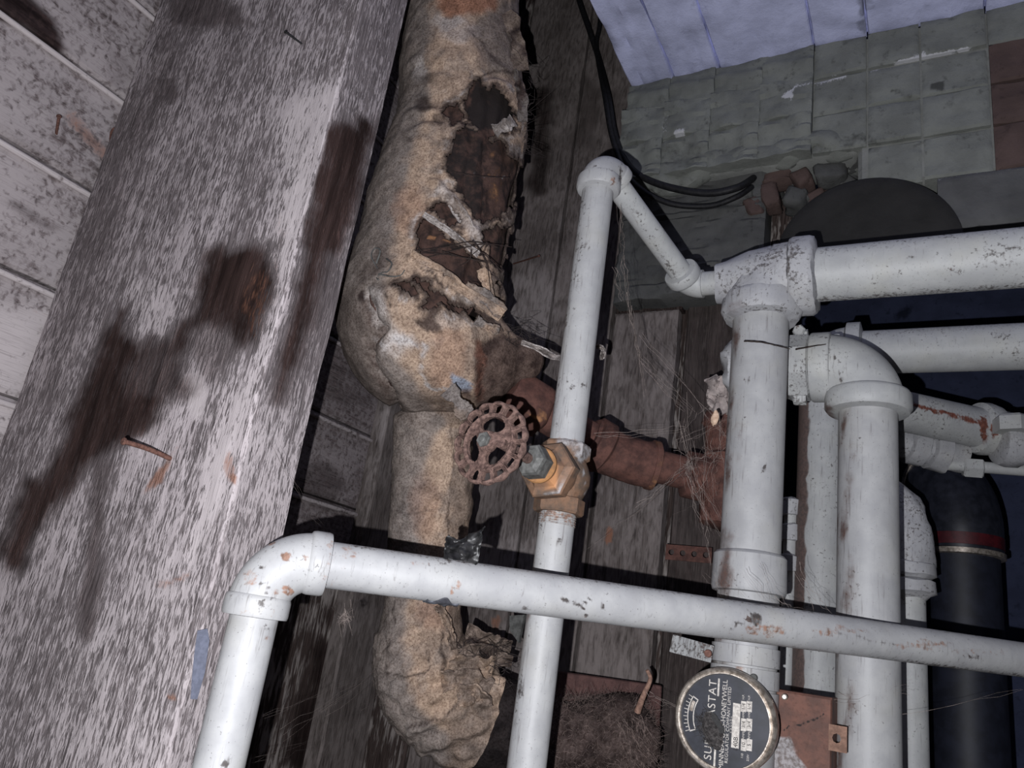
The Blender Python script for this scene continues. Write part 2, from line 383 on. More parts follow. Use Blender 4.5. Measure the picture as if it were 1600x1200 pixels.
def masonry(name, col, dark, rough=.9, spots=.6):
    m = Mt(name, rough, 0, .12); n1 = m.noise(m.co, 60, 5, .65); n2 = m.noise(m.co, 16, 4, .6); _, r, g, b = m.attr(); n3 = m.noise(m.co, 330, 3, .6)
    c = m.mix(m.step(n2, .32, .68), np.asarray(col) * .80, np.asarray(col) * 1.08)
    c = m.mix(m.op('MULTIPLY', m.step(n1, .56, .72), spots), c, dark)
    c = m.mix(m.step(m.op('ADD', r, m.op('MULTIPLY', m.op('SUBTRACT', n1, .5), 1.0)), .3, .8), c, dark)
    c = m.mix(m.step(m.op('ADD', b, m.op('MULTIPLY', m.op('SUBTRACT', n3, .5), 1.2)), .35, .75), c, lin(205, 205, 208))
    m.color(c); m.bump(m.op('ADD', n1, m.op('MULTIPLY', n3, .4)), .6, .0025); return m.m
M_GREY = masonry('grey_limewash', lin(134, 136, 131), lin(84, 85, 82))
M_DIM = masonry('grey_limewash_shaded_sooty', lin(94, 94, 93), lin(52, 52, 52))  # darker limewash: weak light of the recess painted in, plus soot on rubble
M_LAV = masonry('lavender_limewash', lin(216, 220, 255), lin(160, 163, 188), spots=.35)
M_MORT = masonry('pale_mortar', lin(140, 141, 137), lin(110, 110, 106))
M_RED = masonry('bare_red_brick', lin(98, 82, 78), lin(62, 52, 50))
M_CEM = masonry('smooth_cement', lin(98, 98, 98), lin(80, 80, 80), spots=.3)
M_BLUE = masonry('dark_blue_wall_paint', lin(70, 76, 102), lin(40, 44, 60))
M_PLATE = masonry('dark_plate', lin(52, 51, 50), lin(42, 42, 42), .7, .25)
M_FLOOR = masonry('concrete', lin(90, 88, 86), lin(60, 58, 56))

def setting(name):
    o = bpy.data.objects.new(name, None); COL.objects.link(o); o['kind'] = 'structure'; BASE[o.name] = np.zeros(3); o.empty_display_size = .02; return o

# ================================================================== the setting
XL, YB, YM = -0.9, 1.2, 1.14
fl = part('floor', block((0, .8, -.05), (3.4, 3.4, .1)), M_FLOOR, base=(0, 0, 0)); structure(fl)

wl = setting('wall_left')
zs = [1.36, 1.471, 1.607, 1.743, 1.879, 2.015, 2.151, 2.287, 2.423, 2.56, 2.70]
def paint_board(v, q):
    c = np.zeros((len(v), 3)); j = fbm(v, 40, 3)[:, None] * 14; qq = q + j
    c[:, 0] = np.maximum.reduce([pm(qq, [(-30, -20), (40, -10), (92, 40), (100, 78), (84, 84), (40, 44), (-30, 20)], 13) * 1.15,
        lm(qq, [(0, 205), (60, 245)], 14, 12) * .35, lm(qq, [(20, 320), (90, 360)], 9, 10) * .5, em(qq, 185, 110, 22, 30) * .3,
        em(qq, 500, 760, 40, 40) * .55, em(qq, 545, 600, 50, 40) * .4])
    c[:, 1] = np.maximum(lm(qq, [(110, 180), (170, 250)], 12, 10) * .5, lm(qq, [(30, 470), (100, 500)], 4, 4) * .3)
    near = ss(.75, .45, v[:, 1]); c[:, 2] = np.maximum(pm(qq, [(-40, 480), (90, 470), (20, 690), (-40, 800)], 30) * .9, .2 * near)
    c[:, 0] = np.maximum(c[:, 0], .30 * (1 - near)); return c
boards = []
for k, (a, b) in enumerate(zip(zs[:-1], zs[1:])):
    d = slab((XL, -.15, a + .0015), EY, EZ, EX, 1.34, b - a - .003, .025, 150, 22, .0012, .004, .0012, k * 1.7)
    ob = part('board', d, W_BOARD, wl, paint=paint_board); boards.append(ob)
    part('bead_moulding', sweep(np.array([(XL + .003, -.15, b - .010), (XL + .003, .5, b - .010), (XL + .003, 1.19, b - .010)]), .0036, 10), W_BOARD, ob, paint=lambda v, q: np.stack([0 * v[:, 0], 0 * v[:, 0], ss(.7, .5, v[:, 1]) * .9], 1))
def paint_low(v, q):
    c = np.zeros((len(v), 3)); qq = q + fbm(v, 30, 3)[:, None] * 16
    c[:, 0] = np.maximum.reduce([em(qq, 560, 960, 60, 40) * .5, pm(qq, [(500, 1000), (545, 1010), (520, 1200), (440, 1200)], 18) * .8, pm(qq, [(590, 1060), (640, 1080), (660, 1210), (575, 1210)], 12) * .9])
    c[:, 2] = pm(qq, [(545, 1040), (590, 1060), (560, 1210), (505, 1210)], 10) * .7; return c
for k in range(8):
    y0 = .22 + k * .122
    part('plank', slab((XL, y0, 0), EZ, EY, EX, 1.355, .119, .025, 240, 14, .001, .003, .0018, k * 2.3), W_PEEL, wl, paint=paint_low)
st = part('corner_stud', slab((XL + .03, 1.075, 0), EZ, EY, EX, 2.7, .122, .03, 300, 10, .001, .004, .003, 4.4), W_PLANK, wl, paint=lambda v, q: np.stack([.1 + 0 * v[:, 0], 0 * v[:, 0], lm(q, [(600, 640), (560, 830)], 6, 5) * .8], 1))

wb = setting('wall_back')
def paint_back(v, q):
    c = np.zeros((len(v), 3)); qq = q + fbm(v, 30, 3)[:, None] * 12
    c[:, 0] = np.maximum.reduce([lm(qq, [(850, 150), (840, 290)], 16, 12) * .75, lm(qq, [(850, 330), (838, 430)], 10, 8) * .3, pm(qq, [(905, 100), (945, 150), (930, 240), (895, 230)], 12) * .5,
        em(qq, 800, 300, 14, 80) * .4, em(qq, 770, 950, 15, 40) * .2, lm(qq, [(958, 150), (940, 480)], 10, 8) * .4])
    c[:, 1] = np.maximum(em(qq, 948, 835, 8, 16) * .9, em(qq, 776, 972, 10, 14) * .7)
    c[:, 2] = np.maximum(em(qq, 830, 480, 40, 70) * .25, em(qq, 790, 880, 60, 60) * .3); return c
xs = [-.885, -.79, -.634, -.505]
for k, (a, b) in enumerate(zip(xs[:-1], xs[1:])):
    part('plank', slab((a + .002, YB, 0), EZ, EX, -EY, 2.75, b - a - .004, .025, 420, 20, .0016, .004, .003, 3.1 + k), W_PLANK if k else W_PEEL, wb, paint=paint_back)
part('plank', slab((-.50, YB - .004, 0), EZ, EX, -EY, 1.878, .121, .025, 330, 20, .0012, .004, .002, 8.8), W_PLANK, wb, paint=lambda v, q: paint_back(v, q))
part('plank', slab((-.50, YB + .012, 1.886), EZ, EX, -EY, .8, .121, .025, 80, 12, .0016, .004, .003, 9.9), W_PEEL, wb, paint=lambda v, q: np.stack([.6 + 0 * v[:, 0]] + [0 * v[:, 0]] * 2, 1))
for k, a in enumerate([-.372, -.262]):
    part('plank', slab((a, YB + .02, 0), EZ, EX, -EY, 2.0, (.106, .062)[k], .025, 300, 12, .0012, .004, .002, 12.8 + k), W_PLANK, wb, paint=lambda v, q: np.stack([.62 + 0 * v[:, 0]] + [0 * v[:, 0]] * 2, 1))  # both planks darkened evenly: shadow put into the stain mask
part('backing_board', block((-.555, YB + .06, 1.4), (.70, .02, 2.8)), W_PEEL, wb)

# masonry on the right: stacked clay blocks under thick limewash
wr = setting('wall_right')
ex = [-.498, -.415, -.33, -.245, -.16, -.076, .002, .094, .19, .285, .38, .475, .57, .665, .76]
ez = [2.339, 2.265, 2.19, 2.115, 2.038]
def pmas(v, q):
    c = np.zeros((len(v), 3)); qq = q + fbm(v, 40, 3)[:, None] * 6
    c[:, 2] = np.maximum.reduce([lm(qq, [(1364, 109), (1450, 88), (1534, 70)], 2.5, 3), lm(qq, [(1219, 144), (1320, 118)], 2, 3) * .9, em(qq, 1232, 150, 8, 8), em(qq, 1062, 208, 9, 7) * .9, em(qq, 1040, 195, 6, 22) * .4])
    c[:, 0] = np.maximum.reduce([em(qq, 1465, 135, 14, 9) * .9, em(qq, 1400, 142, 10, 5) * .7, em(qq, 1110, 215, 60, 30) * .35, em(qq, 1220, 120, 40, 25) * .3, em(qq, 1060, 240, 50, 25) * .45, em(qq, 1350, 225, 40, 18) * .5]); return c
k = 0
for r in range(4):
    for c_ in range(len(ex) - 1):
        x0, x1 = ex[c_], ex[c_ + 1]; k += 1
        if r == 3 and x0 < -.09: continue
        y = YM + random.uniform(-.003, .003) - (.012 * math.sin(r * 1.1) if x0 < -.2 else 0)
        mat = M_GREY
        if x0 > .09 and (r in (1, 2) or (r == 3 and x0 < .18)): mat = M_RED
        g = .0016 if x0 > -.2 else .0
        part('brick', slab((x0 + g, y, ez[r + 1] + g), EX, EZ, -EY, x1 - x0 - 2 * g, ez[r] - ez[r + 1] - 2 * g, .06, 14, 12, .010 if x0 < -.2 else .0040, .0022 if x0 < -.2 else .0035, .0025, k * .77 if x0 > -.2 else r * 1.0), mat, wr, paint=pmas)
part('mortar_bed', block((.345, YM + .050, 2.19), (.87, .085, .298)), M_MORT, wr)
part('mortar_bed', block((-.293, YM + .052, 2.226), (.41, .085, .226)), M_MORT, wr)
# rough lower lip of the limewashed band
lip = []
for x in np.linspace(-.495, -.09, 60):
    t = (x + .495) / .4; z = 2.146 - .030 * math.sin(min(t * 2.2, 1) * math.pi) - .008 * t + .006 * math.sin(x * 70); lip.append((x, YM + .018 + .006 * math.sin(x * 45), z, .022 + .004 * math.sin(x * 90 + 1)))
lip = np.array(lip)
part('plaster_lip', sweep(lip[:, :3], lip[:, 3], 20), M_GREY, wr, paint=pmas, disp=lambda v: v + fbm(v, 60, 3)[:, None] * np.array([0, .008, .008]))
# recessed courses underneath
zz = [2.115, 2.04, 1.965, 1.89]
for r in range(3):
    for c_ in range(8):
        x0, x1 = ex[c_], ex[c_ + 1]
        if 3 <= c_ <= 5 and r < 3 and not (c_ == 5 and r > 0): continue
        if c_ < 3 or (r == 2 and c_ >= 5): continue
        k += 1
        part('brick', slab((x0 + .001, YM + .045 + random.uniform(-.003, .003), zz[r + 1] + .001), EX, EZ, -EY, x1 - x0 - .002, zz[r] - zz[r + 1] - .002, .05, 10, 8, .005, .005, .004, k * .9), M_DIM, wr, paint=pmas)
part('shaded_render', slab((-.498, YM + .030, 1.89), EX, EZ, -EY, .262, .235, .06, 40, 40, .010, .006, .006, 6.1), M_DIM, wr, paint=pmas)  # recessed render, its weaker light put into the colour
part('mortar_bed', block((-.2, YM + .135, 2.035), (.60, .03, .16)), M_DIM, wr)
for (cx, cy_, w, h, ang, m_) in ((1215, 285, .05, .022, .1, M_RED), (1235, 262, .06, .02, -.15, M_RED), (1205, 310, .03, .05, .2, M_RED), (1245, 315, .035, .035, -.3, M_DIM), (1290, 248, .07, .02, -.1, M_RED), (1300, 275, .05, .035, .15, M_DIM), (1255, 285, .03, .03, .5, M_RED), (1335, 245, .05, .04, .05, M_DIM), (1180, 330, .03, .04, .3, M_RED)):
    c0 = onY(cx, cy_, YM + .05); ca, sa = math.cos(ang), math.sin(ang)
    part('brick', chunk(c0, (w, .05, h), [(ca, .1, sa), (0, 1, 0), (-sa, 0, ca)], cx * .1), m_, wr)
for i_ in range(26):
    px_, pyy = random.uniform(1172, 1345), random.uniform(236, 372)
    if pyy > 300 and px_ > 1290: continue
    c0 = onY(px_, pyy, YM + random.uniform(.055, .095)); a_ = random.uniform(-.8, .8); ca, sa = math.cos(a_), math.sin(a_)
    part('brick', chunk(c0, (random.uniform(.016, .045), .05, random.uniform(.012, .028)), [(ca, .15, sa), (0, 1, 0), (-sa, 0, ca)], i_ * 1.3), random.choice((M_RED, M_DIM, M_DIM, M_DIM)), wr)
# smooth cement render beside the cover
part('cement_render', slab((.02, YM - .006, 1.945), EX, EZ, -EY, .75, .093, .06, 60, 16, .003, .006, .006, 3.3), M_CEM, wr, paint=lambda v, q: np.stack([0 * v[:, 0], 0 * v[:, 0], ss(2.022, 2.036, v[:, 2]) * .35], 1))

# ceiling: lavender limewashed panels
ce = setting('ceiling'); cx_ = [-.495, -.41, -.325, -.16, -.076, .094, .26, .43, .6, .77]
for k, (a, b) in enumerate(zip(cx_[:-1], cx_[1:])):
    part('panel', slab((a + .001, -.3, 2.339), EY, EX, -EZ, 1.455, b - a - .002, .06, 130, 12, .006, .0022, .001, k * 1.37), M_LAV, ce, paint=lambda v, q: np.stack([np.maximum(lm(q + fbm(v, 50, 3)[:, None] * 8, [(1345, -10), (1346, 45)], 7, 6) * .9, em(q, 1200, 50, 30, 14) * .25)] + [0 * v[:, 0]] * 2, 1))

part('panel_backing', block((.14, .43, 2.385), (1.27, 1.45, .07)), M_LAV, ce)
# the deeper dark wall beyond
wf = setting('wall_far')
part('painted_plaster', slab((-.35, 2.15, 0), EX, EZ, -EY, 2.2, 2.4, .08, 60, 60, .01, .005, .004, 7.7), M_BLUE, wf, paint=lambda v, q: np.stack([np.maximum.reduce([em(q, 1405, 490, 14, 10) * 1.0, em(q, 1425, 492, 10, 6) * .8, em(q, 1530, 770, 26, 14) * .9])] + [0 * v[:, 0]] * 2, 1))

# ================================================================== timber post
px0, px1, py_, pth = -.885, -.512, .455, .066
us = np.concatenate([[0, .5, .85], np.arange(.9, 2.2, .004), [2.3, 2.75]])
S1 = [(316, 402), (332, 390), (380, 384), (425, 390), (428, 440), (424, 470), (405, 526), (372, 552), (345, 604), (262, 628), (240, 680), (184, 694), (130, 737), (95, 792), (65, 832), (30, 880), (5, 890), (38, 800), (64, 752), (90, 700), (122, 625), (148, 552), (184, 482), (200, 484), (200, 520), (215, 534), (262, 524), (297, 486)]
def paint_post(v, q):
    c = np.zeros((len(v), 3)); side = (v[:, 1] > py_ + .0012) & (v[:, 0] > px1 - .02)
    qq = q + np.stack([fbm(v, 45, 3), fbm(v + 9, 45, 3)], 1) * 16; f = ~side
    dk = np.maximum.reduce([pm(qq, S1, 24) * .95, em(qq, 376, 440, 46, 52) * 1.1, lm(qq, [(60, 770), (20, 870)], 26, 22) * .9, lm(qq, [(160, 720), (135, 980)], 16, 16) * .55, lm(qq, [(330, 620), (300, 700)], 20, 20) * .25,
                            pm(qq, [(262, -20), (330, -20), (400, 40), (320, 48), (262, 40)], 14) * .5, pm(qq, [(150, 250), (250, 40), (300, 60), (180, 420), (90, 640), (40, 640)], 30) * .34, em(qq, 255, 140, 26, 24) * .45])
    dk = dk * (1 - .45 * em(qq, 330, 560, 46, 60) - .25 * em(qq, 250, 580, 60, 40))
    c[f, 0] = dk[f]
    rs = np.maximum.reduce([pm(qq, [(268, 715), (280, 700), (262, 760), (225, 775), (245, 730)], 7) * .75, em(qq, 360, 730, 12, 26) * .55, em(qq, 365, 745, 8, 8) * .8, lm(qq, [(240, 910), (295, 900)], 5, 5) * .6, em(qq, 267, 1085, 8, 10) * .7, lm(qq, [(440, 330), (428, 470)], 7, 6) * .25, em(qq, 400, 470, 22, 60) * .3])
    c[f, 1] = rs[f]
    pl = np.maximum.reduce([pm(qq, [(440, 150), (545, 120), (440, 460), (405, 560), (340, 800), (300, 900), (250, 1100), (330, 700), (430, 520)], 25) * .65, em(qq, 305, 620, 18, 30) * .8, pm(qq, [(100, 1000), (330, 820), (260, 1210), (60, 1210)], 50) * .35, em(qq, 230, 480, 40, 40) * .35])
    c[f, 2] = pl[f]
    sd = np.maximum.reduce([pm(qq, [(505, 195), (600, 175), (560, 330), (545, 400), (500, 520), (440, 640), (430, 600), (470, 420)], 16), lm(qq, [(600, -10), (560, 200)], 30, 12) * .3])
    sd = sd * (1 - .5 * pm(qq, [(500, 400), (560, 380), (520, 520), (470, 560)], 14)); sd = np.maximum(sd, .26); c[side, 0] = sd[side]  # even darkening of the whole side paints in its grazing light
    bl = pm(qq, [(312, 985), (326, 982), (318, 1050), (300, 1092), (291, 1092), (300, 1030)], 4)
    c[side, 2] = np.maximum(ss(560, 700, q[:, 1]) * .35, 0)[side]
    return c
tp = thing('timber_post', 'broad weathered timber post with flaking grey paint and dark burn stains', 'post', ((px0 + px1) / 2, py_ + pth / 2, 0))
part('post_body', slab((px0, py_, 0), EZ, EX, -EY, 2.75, px1 - px0, pth, 0, 100, .0014, .003, .004, 1.1, us, (.04, .3, .65, 1.0)), W_POST, tp, paint=paint_post)
# bluish paint smear on the narrow side: a thin skin of old paint
pa = [onX(x, y, px1 + .0005) for x, y in ((308, 985), (322, 982), (325, 1000), (318, 1050), (306, 1092), (297, 1092), (299, 1060), (303, 1020))]
o0 = np.mean(pa, 0); part('paint_smear', plate([((p - o0)[1], (p - o0)[2]) for p in pa], o0 + EX * .001, EY, EZ, EX, .0012), plain('blue_grey_paint', lin(128, 132, 150), lin(112, 116, 132), 200), tp, 'smear of blue grey paint')
def nail(parent, base, tip, r, head=2.0, bend=None, mat=RUST_NAIL, label=None, name='nail'):
    base = np.asarray(base); tip = np.asarray(tip); mid = (base + tip) / 2 + (bend if bend is not None else 0)
    n = nrm(tip - mid); pts = spline([base - nrm(mid - base) * .006, base, mid, tip], 14)
    d = merge(sweep(pts, r, 10), lathe(tip - n * .001, n, [(0, r), (.0003, r * head), (.0016, r * head), (.0022, r * head * .8)], 14))
    return part(name, d, mat, parent, label)
nb = onY(267, 717, py_); nt = nb + np.array([-.004, -.047, .003]); nail(tp, nb, nt, .0022, 1.5, np.array([0, 0, .0012]), label='long rusty nail standing out of the wood')
nb = onY(471, 68, py_); nail(tp, nb, onY(446, 50, py_ - .014), .0011, 1.6, mat=BLACK, label='small dark nail')
nb = onX(88, 208, XL); nail(boards[3], nb, onX(92, 182, XL + .02), .0016, 1.7, name='screw')
hk = [onX(172, 222, XL), onX(174, 206, XL + .012), onX(180, 200, XL + .016), onX(187, 204, XL + .014), onX(186, 214, XL + .008)]
part('hook', sweep(spline(hk, 20), .0013, 8), RUST_NAIL, boards[3])

# ================================================================== pipework
def rings_masks(q, *args): return np.stack(args, 1)
def zero(v): return np.zeros(len(v))
def jit(v, q, a=6, s=60): return q + np.stack([fbm(v, s, 3), fbm(v + 7, s, 3)], 1) * a

# ---- front elbowed pipe
KX, KY = -.417, .415
A0 = P(541, 886, .565); B0 = P(1600, 1031, .763); dfr = nrm(B0 - A0)
K = A0 + dfr * ((KX - A0[0]) / dfr[0]); K = np.array([KX, KY, K[2]]); dfr = nrm(B0 - K)
RP = .0167
fp = thing('elbowed_pipe', 'pale grey pipe in front, rising past the post and elbowing across the picture', 'pipe', (KX, KY, 0))
def paint_front(v, q):
    qq = jit(v, q, 9, 120)
    rust = np.maximum.reduce([em(qq, 1200, 985, 40, 9) * .75, lm(qq, [(1165, 980), (1225, 990)], 5, 4) * .8, em(qq, 1310, 985, 50, 6) * .65, em(qq, 1290, 993, 14, 4) * .8, em(qq, 1440, 1008, 50, 8) * .7, em(qq, 1530, 1018, 60, 6) * .5, em(qq, 1180, 970, 14, 5) * .6, lm(q, [(519, 850), (517, 930)], 3, 5) * .6, em(qq, 655, 882, 14, 5) * .5, em(qq, 545, 862, 14, 12) * .6, em(qq, 535, 880, 6, 30) * .6, em(qq, 715, 915, 6, 8) * .8, em(qq, 704, 918, 3, 14) * .9, em(qq, 895, 965, 30, 4) * .4, lm(qq, [(1140, 990), (1165, 993)], 3, 3) * .5])
    grime = np.maximum.reduce([lm(q, [(541, 851), (1000, 918), (1600, 1003)], 1.5, 3) * .6, lm(q, [(541, 928), (1000, 988), (1600, 1057)], 5, 6) * .55, em(qq, 1180, 968, 12, 10) * .9, lm(qq, [(1140, 985), (1150, 973), (1165, 972)], 2.5, 2) * .9, lm(qq, [(1310, 990), (1345, 998), (1395, 1005)], 1.5, 2) * .7, em(qq, 1520, 1028, 12, 4) * .7, lm(qq, [(880, 935), (905, 944), (925, 930)], 3, 2) * 1.0, lm(qq, [(905, 944), (912, 962)], 2, 2), em(qq, 940, 945, 5, 5) * .9, em(qq, 820, 950, 6, 5) * .8, lm(qq, [(678, 872), (740, 884)], 2, 2) * .6])
    return np.stack([grime, rust * .8, zero(v)], 1)
a_ = K + dfr * .030; part('pipe_section', rod(a_, K + dfr * 1.9, RP, 40, .004), PAINT, fp, paint=paint_front)
part('riser_section', rod((KX, KY, K[2] - .030), (KX, KY, 0), RP, 40, .006), PAINT, fp, paint=lambda v, q: np.stack([np.maximum(lm(q, [(350, 1190), (358, 1200)], 4, 4), lm(jit(v, q), [(360, 970), (440, 985)], 3, 4) * .5), em(jit(v, q), 420, 990, 10, 8) * .5, zero(v)], 1))
def paint_elb(v, q):
    qq = jit(v, q, 7, 130)
    rust = np.maximum.reduce([em(qq, 447, 871, 9, 8) * .95, em(qq, 478, 872, 5, 6) * .7, em(qq, 425, 848, 7, 5) * .7, em(qq, 390, 900, 14, 16) * .55, em(qq, 450, 922, 9, 9) * .8, em(qq, 432, 926, 7, 7) * .6, em(qq, 508, 838, 8, 14) * .6, em(qq, 510, 905, 7, 14) * .5, lm(qq, [(355, 946), (452, 962)], 3, 5) * .75, lm(q, [(519, 832), (512, 930)], 3, 5) * .6, em(qq, 390, 955, 20, 6) * .4])
    grime = np.maximum.reduce([lm(q, [(402, 920), (408, 911), (418, 912), (422, 921), (414, 928), (406, 926)], 1.2, 1.3), lm(q, [(410, 918), (421, 917)], 1, 1), lm(q, [(417, 930), (424, 934)], 2.2, 1.5), lm(q, [(400, 942), (412, 938)], 1.2, 1.2) * .9, em(qq, 384, 942, 3, 3), em(qq, 408, 888, 6, 2) * .8, em(qq, 476, 857, 4, 2), lm(q, [(357, 932), (452, 948)], .8, 1.6) * .8, lm(q, [(494, 830), (488, 925)], .8, 2) * .5])
    return np.stack([grime, rust, zero(v)], 1)
eb = part('elbow', elbow_arc(K, -EZ, dfr, .033, RP + .0042, 26, 48), PAINT, fp, paint=paint_elb)
for ax in (-EZ, dfr):
    part('collar', lathe(K, ax, [(.026, .0195), (.028, .0222), (.0305, .0228), (.0395, .0228), (.0415, .0222), (.042, .0165)], 48), PAINT, eb, paint=paint_elb)

# ---- valve pipe: vertical riser, top elbow, slanted link to the tee
MX, MY, ZT = -.305, .649, 1.793
TX, TY, TZ = -.164, .819, 1.725
vp = thing('valve_pipe', 'light grey vertical pipe carrying the gate valve, hooked over at its top elbow', 'pipe', (MX, MY, 0))
def paint_valvepipe(v, q):
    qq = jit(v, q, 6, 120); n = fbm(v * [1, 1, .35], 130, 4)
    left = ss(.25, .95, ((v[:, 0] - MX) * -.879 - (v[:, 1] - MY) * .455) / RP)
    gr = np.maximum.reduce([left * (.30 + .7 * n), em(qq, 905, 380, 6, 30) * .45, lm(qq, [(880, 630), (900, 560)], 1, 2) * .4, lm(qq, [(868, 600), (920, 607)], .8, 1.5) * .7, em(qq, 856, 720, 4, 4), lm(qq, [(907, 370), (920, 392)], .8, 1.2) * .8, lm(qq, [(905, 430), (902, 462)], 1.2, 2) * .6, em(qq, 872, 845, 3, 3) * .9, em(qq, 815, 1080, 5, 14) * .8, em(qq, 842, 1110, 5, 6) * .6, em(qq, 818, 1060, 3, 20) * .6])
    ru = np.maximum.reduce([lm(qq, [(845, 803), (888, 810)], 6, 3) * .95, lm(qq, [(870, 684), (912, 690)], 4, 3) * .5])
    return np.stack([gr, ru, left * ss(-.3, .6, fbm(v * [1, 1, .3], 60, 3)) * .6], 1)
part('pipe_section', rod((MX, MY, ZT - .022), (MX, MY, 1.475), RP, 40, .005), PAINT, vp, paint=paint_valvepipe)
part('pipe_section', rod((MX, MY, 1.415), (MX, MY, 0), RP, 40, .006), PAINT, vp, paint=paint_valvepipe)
part('thread', merge(*[bead((MX, MY, 1.410 - i * .0022), EZ, RP, .001, .0009) for i in range(5)]), PAINT, vp, paint=lambda v, q: np.stack([zero(v) + .4, zero(v) + .55, zero(v)], 1))
K1 = np.array([MX, MY, ZT]); K2 = np.array([-.248, TY - .002, TZ]); ds = nrm(K2 - K1); RS = .0132
def paint_top(v, q):
    qq = jit(v, q, 5, 130)
    return np.stack([np.maximum.reduce([lm(qq, [(944, 232), (952, 238), (956, 234)], 2, 1.5), lm(qq, [(972, 252), (968, 285)], 2, 2) * .8, lm(q, [(914, 256), (962, 268)], .7, 1.2) * .7]), em(qq, 960, 284, 4, 7) * .9, em(qq, 958, 285, 3, 4) * .6], 1)
e1 = part('elbow', elbow_arc(K1, -EZ, ds, .026, RP + .0035, 22, 44), PAINT, vp, paint=paint_top)
part('collar', lathe(K1, -EZ, [(.018, .019), (.020, .0228), (.023, .0236), (.032, .0236), (.0345, .022), (.036, .0165)], 44), PAINT, e1, paint=paint_top)
part('collar', lathe(K1, ds, [(.018, .018), (.020, .0205), (.022, .0212), (.0285, .0212), (.030, .0205), (.031, .013)], 44), PAINT, e1, paint=paint_top)
part('slanted_section', rod(K1 + ds * .025, K2 - ds * .012, RS, 36, .005), PAINT_B, vp, paint=lambda v, q: np.stack([np.maximum(ss(.0, .9, -(v - K1) @ nrm(np.cross(ds, EX)) / RS) * .12, lm(jit(v, q), [(985, 320), (1020, 380), (1062, 445)], 4, 4) * .35), zero(v), lm(jit(v, q), [(980, 320), (1000, 360)], 3, 3) * .5], 1))
nd = np.array([1.0, 0, 0])
e2 = part('elbow', elbow_arc(K2, -ds, nd, .016, RS + .0035, 18, 40), PAINT_B, vp)
part('collar', lathe(K2, -ds, [(.008, .0165), (.010, .0200), (.013, .0212), (.021, .0212), (.0235, .0203), (.024, .013)], 44), PAINT_B, e2)
part('nipple', rod(K2 + nd * .010, np.array([TX - .035, TY - .002, TZ]), .0142, 36), PAINT_B, vp, paint=lambda v, q: np.stack([ss(1112, 1126, q[:, 0]) * .4, zero(v), zero(v)], 1))

# ---- gate valve
VB = np.array([MX, MY, 1.445]); AX = -EY
gv = thing('gate_valve', 'tarnished bronze gate valve with a rusty round handwheel on the light grey pipe', 'valve', VB)
def hexv(o, ax, prof, rot=0.0, seg=6):
    x, y, a = frame(ax); th = np.linspace(0, 2 * math.pi, seg, endpoint=False) + rot
    V = np.concatenate([o + a * s + r * (np.cos(th)[:, None] * x + np.sin(th)[:, None] * y) for s, r in prof]); f = []
    for i in range(len(prof) - 1):
        for j in range(seg):
            k = (j + 1) % seg; f.append((i * seg + j, i * seg + k, (i + 1) * seg + k, (i + 1) * seg + j))
    f.append(tuple(range(seg - 1, -1, -1))); f.append(tuple((len(prof) - 1) * seg + j for j in range(seg)))
    return V, f
def paint_body(v, q):
    qq = jit(v, q, 6, 130); wht = np.maximum.reduce([pm(qq, [(862, 684), (925, 684), (930, 720), (905, 722), (902, 700), (872, 700)], 3), lm(qq, [(845, 780), (852, 800)], 2.5, 2), lm(qq, [(905, 720), (918, 760), (912, 790)], 2, 2) * .7])
    return np.stack([wht, em(qq, 900, 770, 12, 20) * .4 + em(qq, 905, 720, 6, 20) * .3, em(qq, 880, 780, 10, 10) * .3], 1)
body = merge(lathe(VB, EZ, [(-.022, .0205), (-.017, .021), (-.012, .0235), (-.004, .0262), (.004, .0262), (.012, .0235), (.017, .021), (.022, .0205)], 40),
             lathe(VB, AX, [(-.022, .012), (-.018, .0185), (0, .0215), (.022, .0215), (.026, .0225)], 40))
vb = part('valve_body', body, BRASS, gv, paint=paint_body)
for s in (1, -1):
    part('pipe_socket', hexv(VB + EZ * s * .018, EZ * s, [(0, .0215), (.0015, .0238), (.0135, .0238), (.0155, .0222), (.0155, .0168)], .35, 8), BRASS, vb, paint=paint_body, ang=25)
def paint_bon(v, q):
    qq = jit(v, q, 6, 100)
    return np.stack([lm(qq, [(838, 786), (862, 776), (884, 762)], 2.0, 1.5) * .95, np.maximum.reduce([em(qq, 838, 722, 14, 22) * .6, lm(qq, [(884, 700), (884, 760)], 3, 2) * .7, em(qq, 826, 690, 14, 12) * .4]), np.maximum(em(qq, 862, 745, 13, 26) * .8, em(qq, 850, 765, 15, 8) * .7)], 1)
part('bonnet_nut', hexv(VB, AX, [(.022, .0255), (.0235, .0275), (.0345, .0278), (.0365, .0262), (.0395, .0195), (.045, .0150), (.049, .0135)], .12), BRASS, gv, paint=paint_bon, ang=20)
part('gasket_ring', lathe(VB, AX, [(.047, .0125), (.048, .0160), (.0515, .0165), (.053, .0155), (.053, .012)], 36), plain('bright_bronze', lin(176, 128, 84), lin(140, 104, 74), 90, .55, .15), gv, 'bright bronze ring behind the packing nut')
part('packing_nut', hexv(VB, AX, [(.0525, .0142), (.0545, .0154), (.0685, .0154), (.0715, .0138), (.0740, .0085)], .1), DARKMETAL, gv, 'dark grey hexagonal packing nut', ang=20)
part('stem', rod(VB + AX * .07, VB + AX * .126, .0047, 20), RUST_WHEEL, gv)
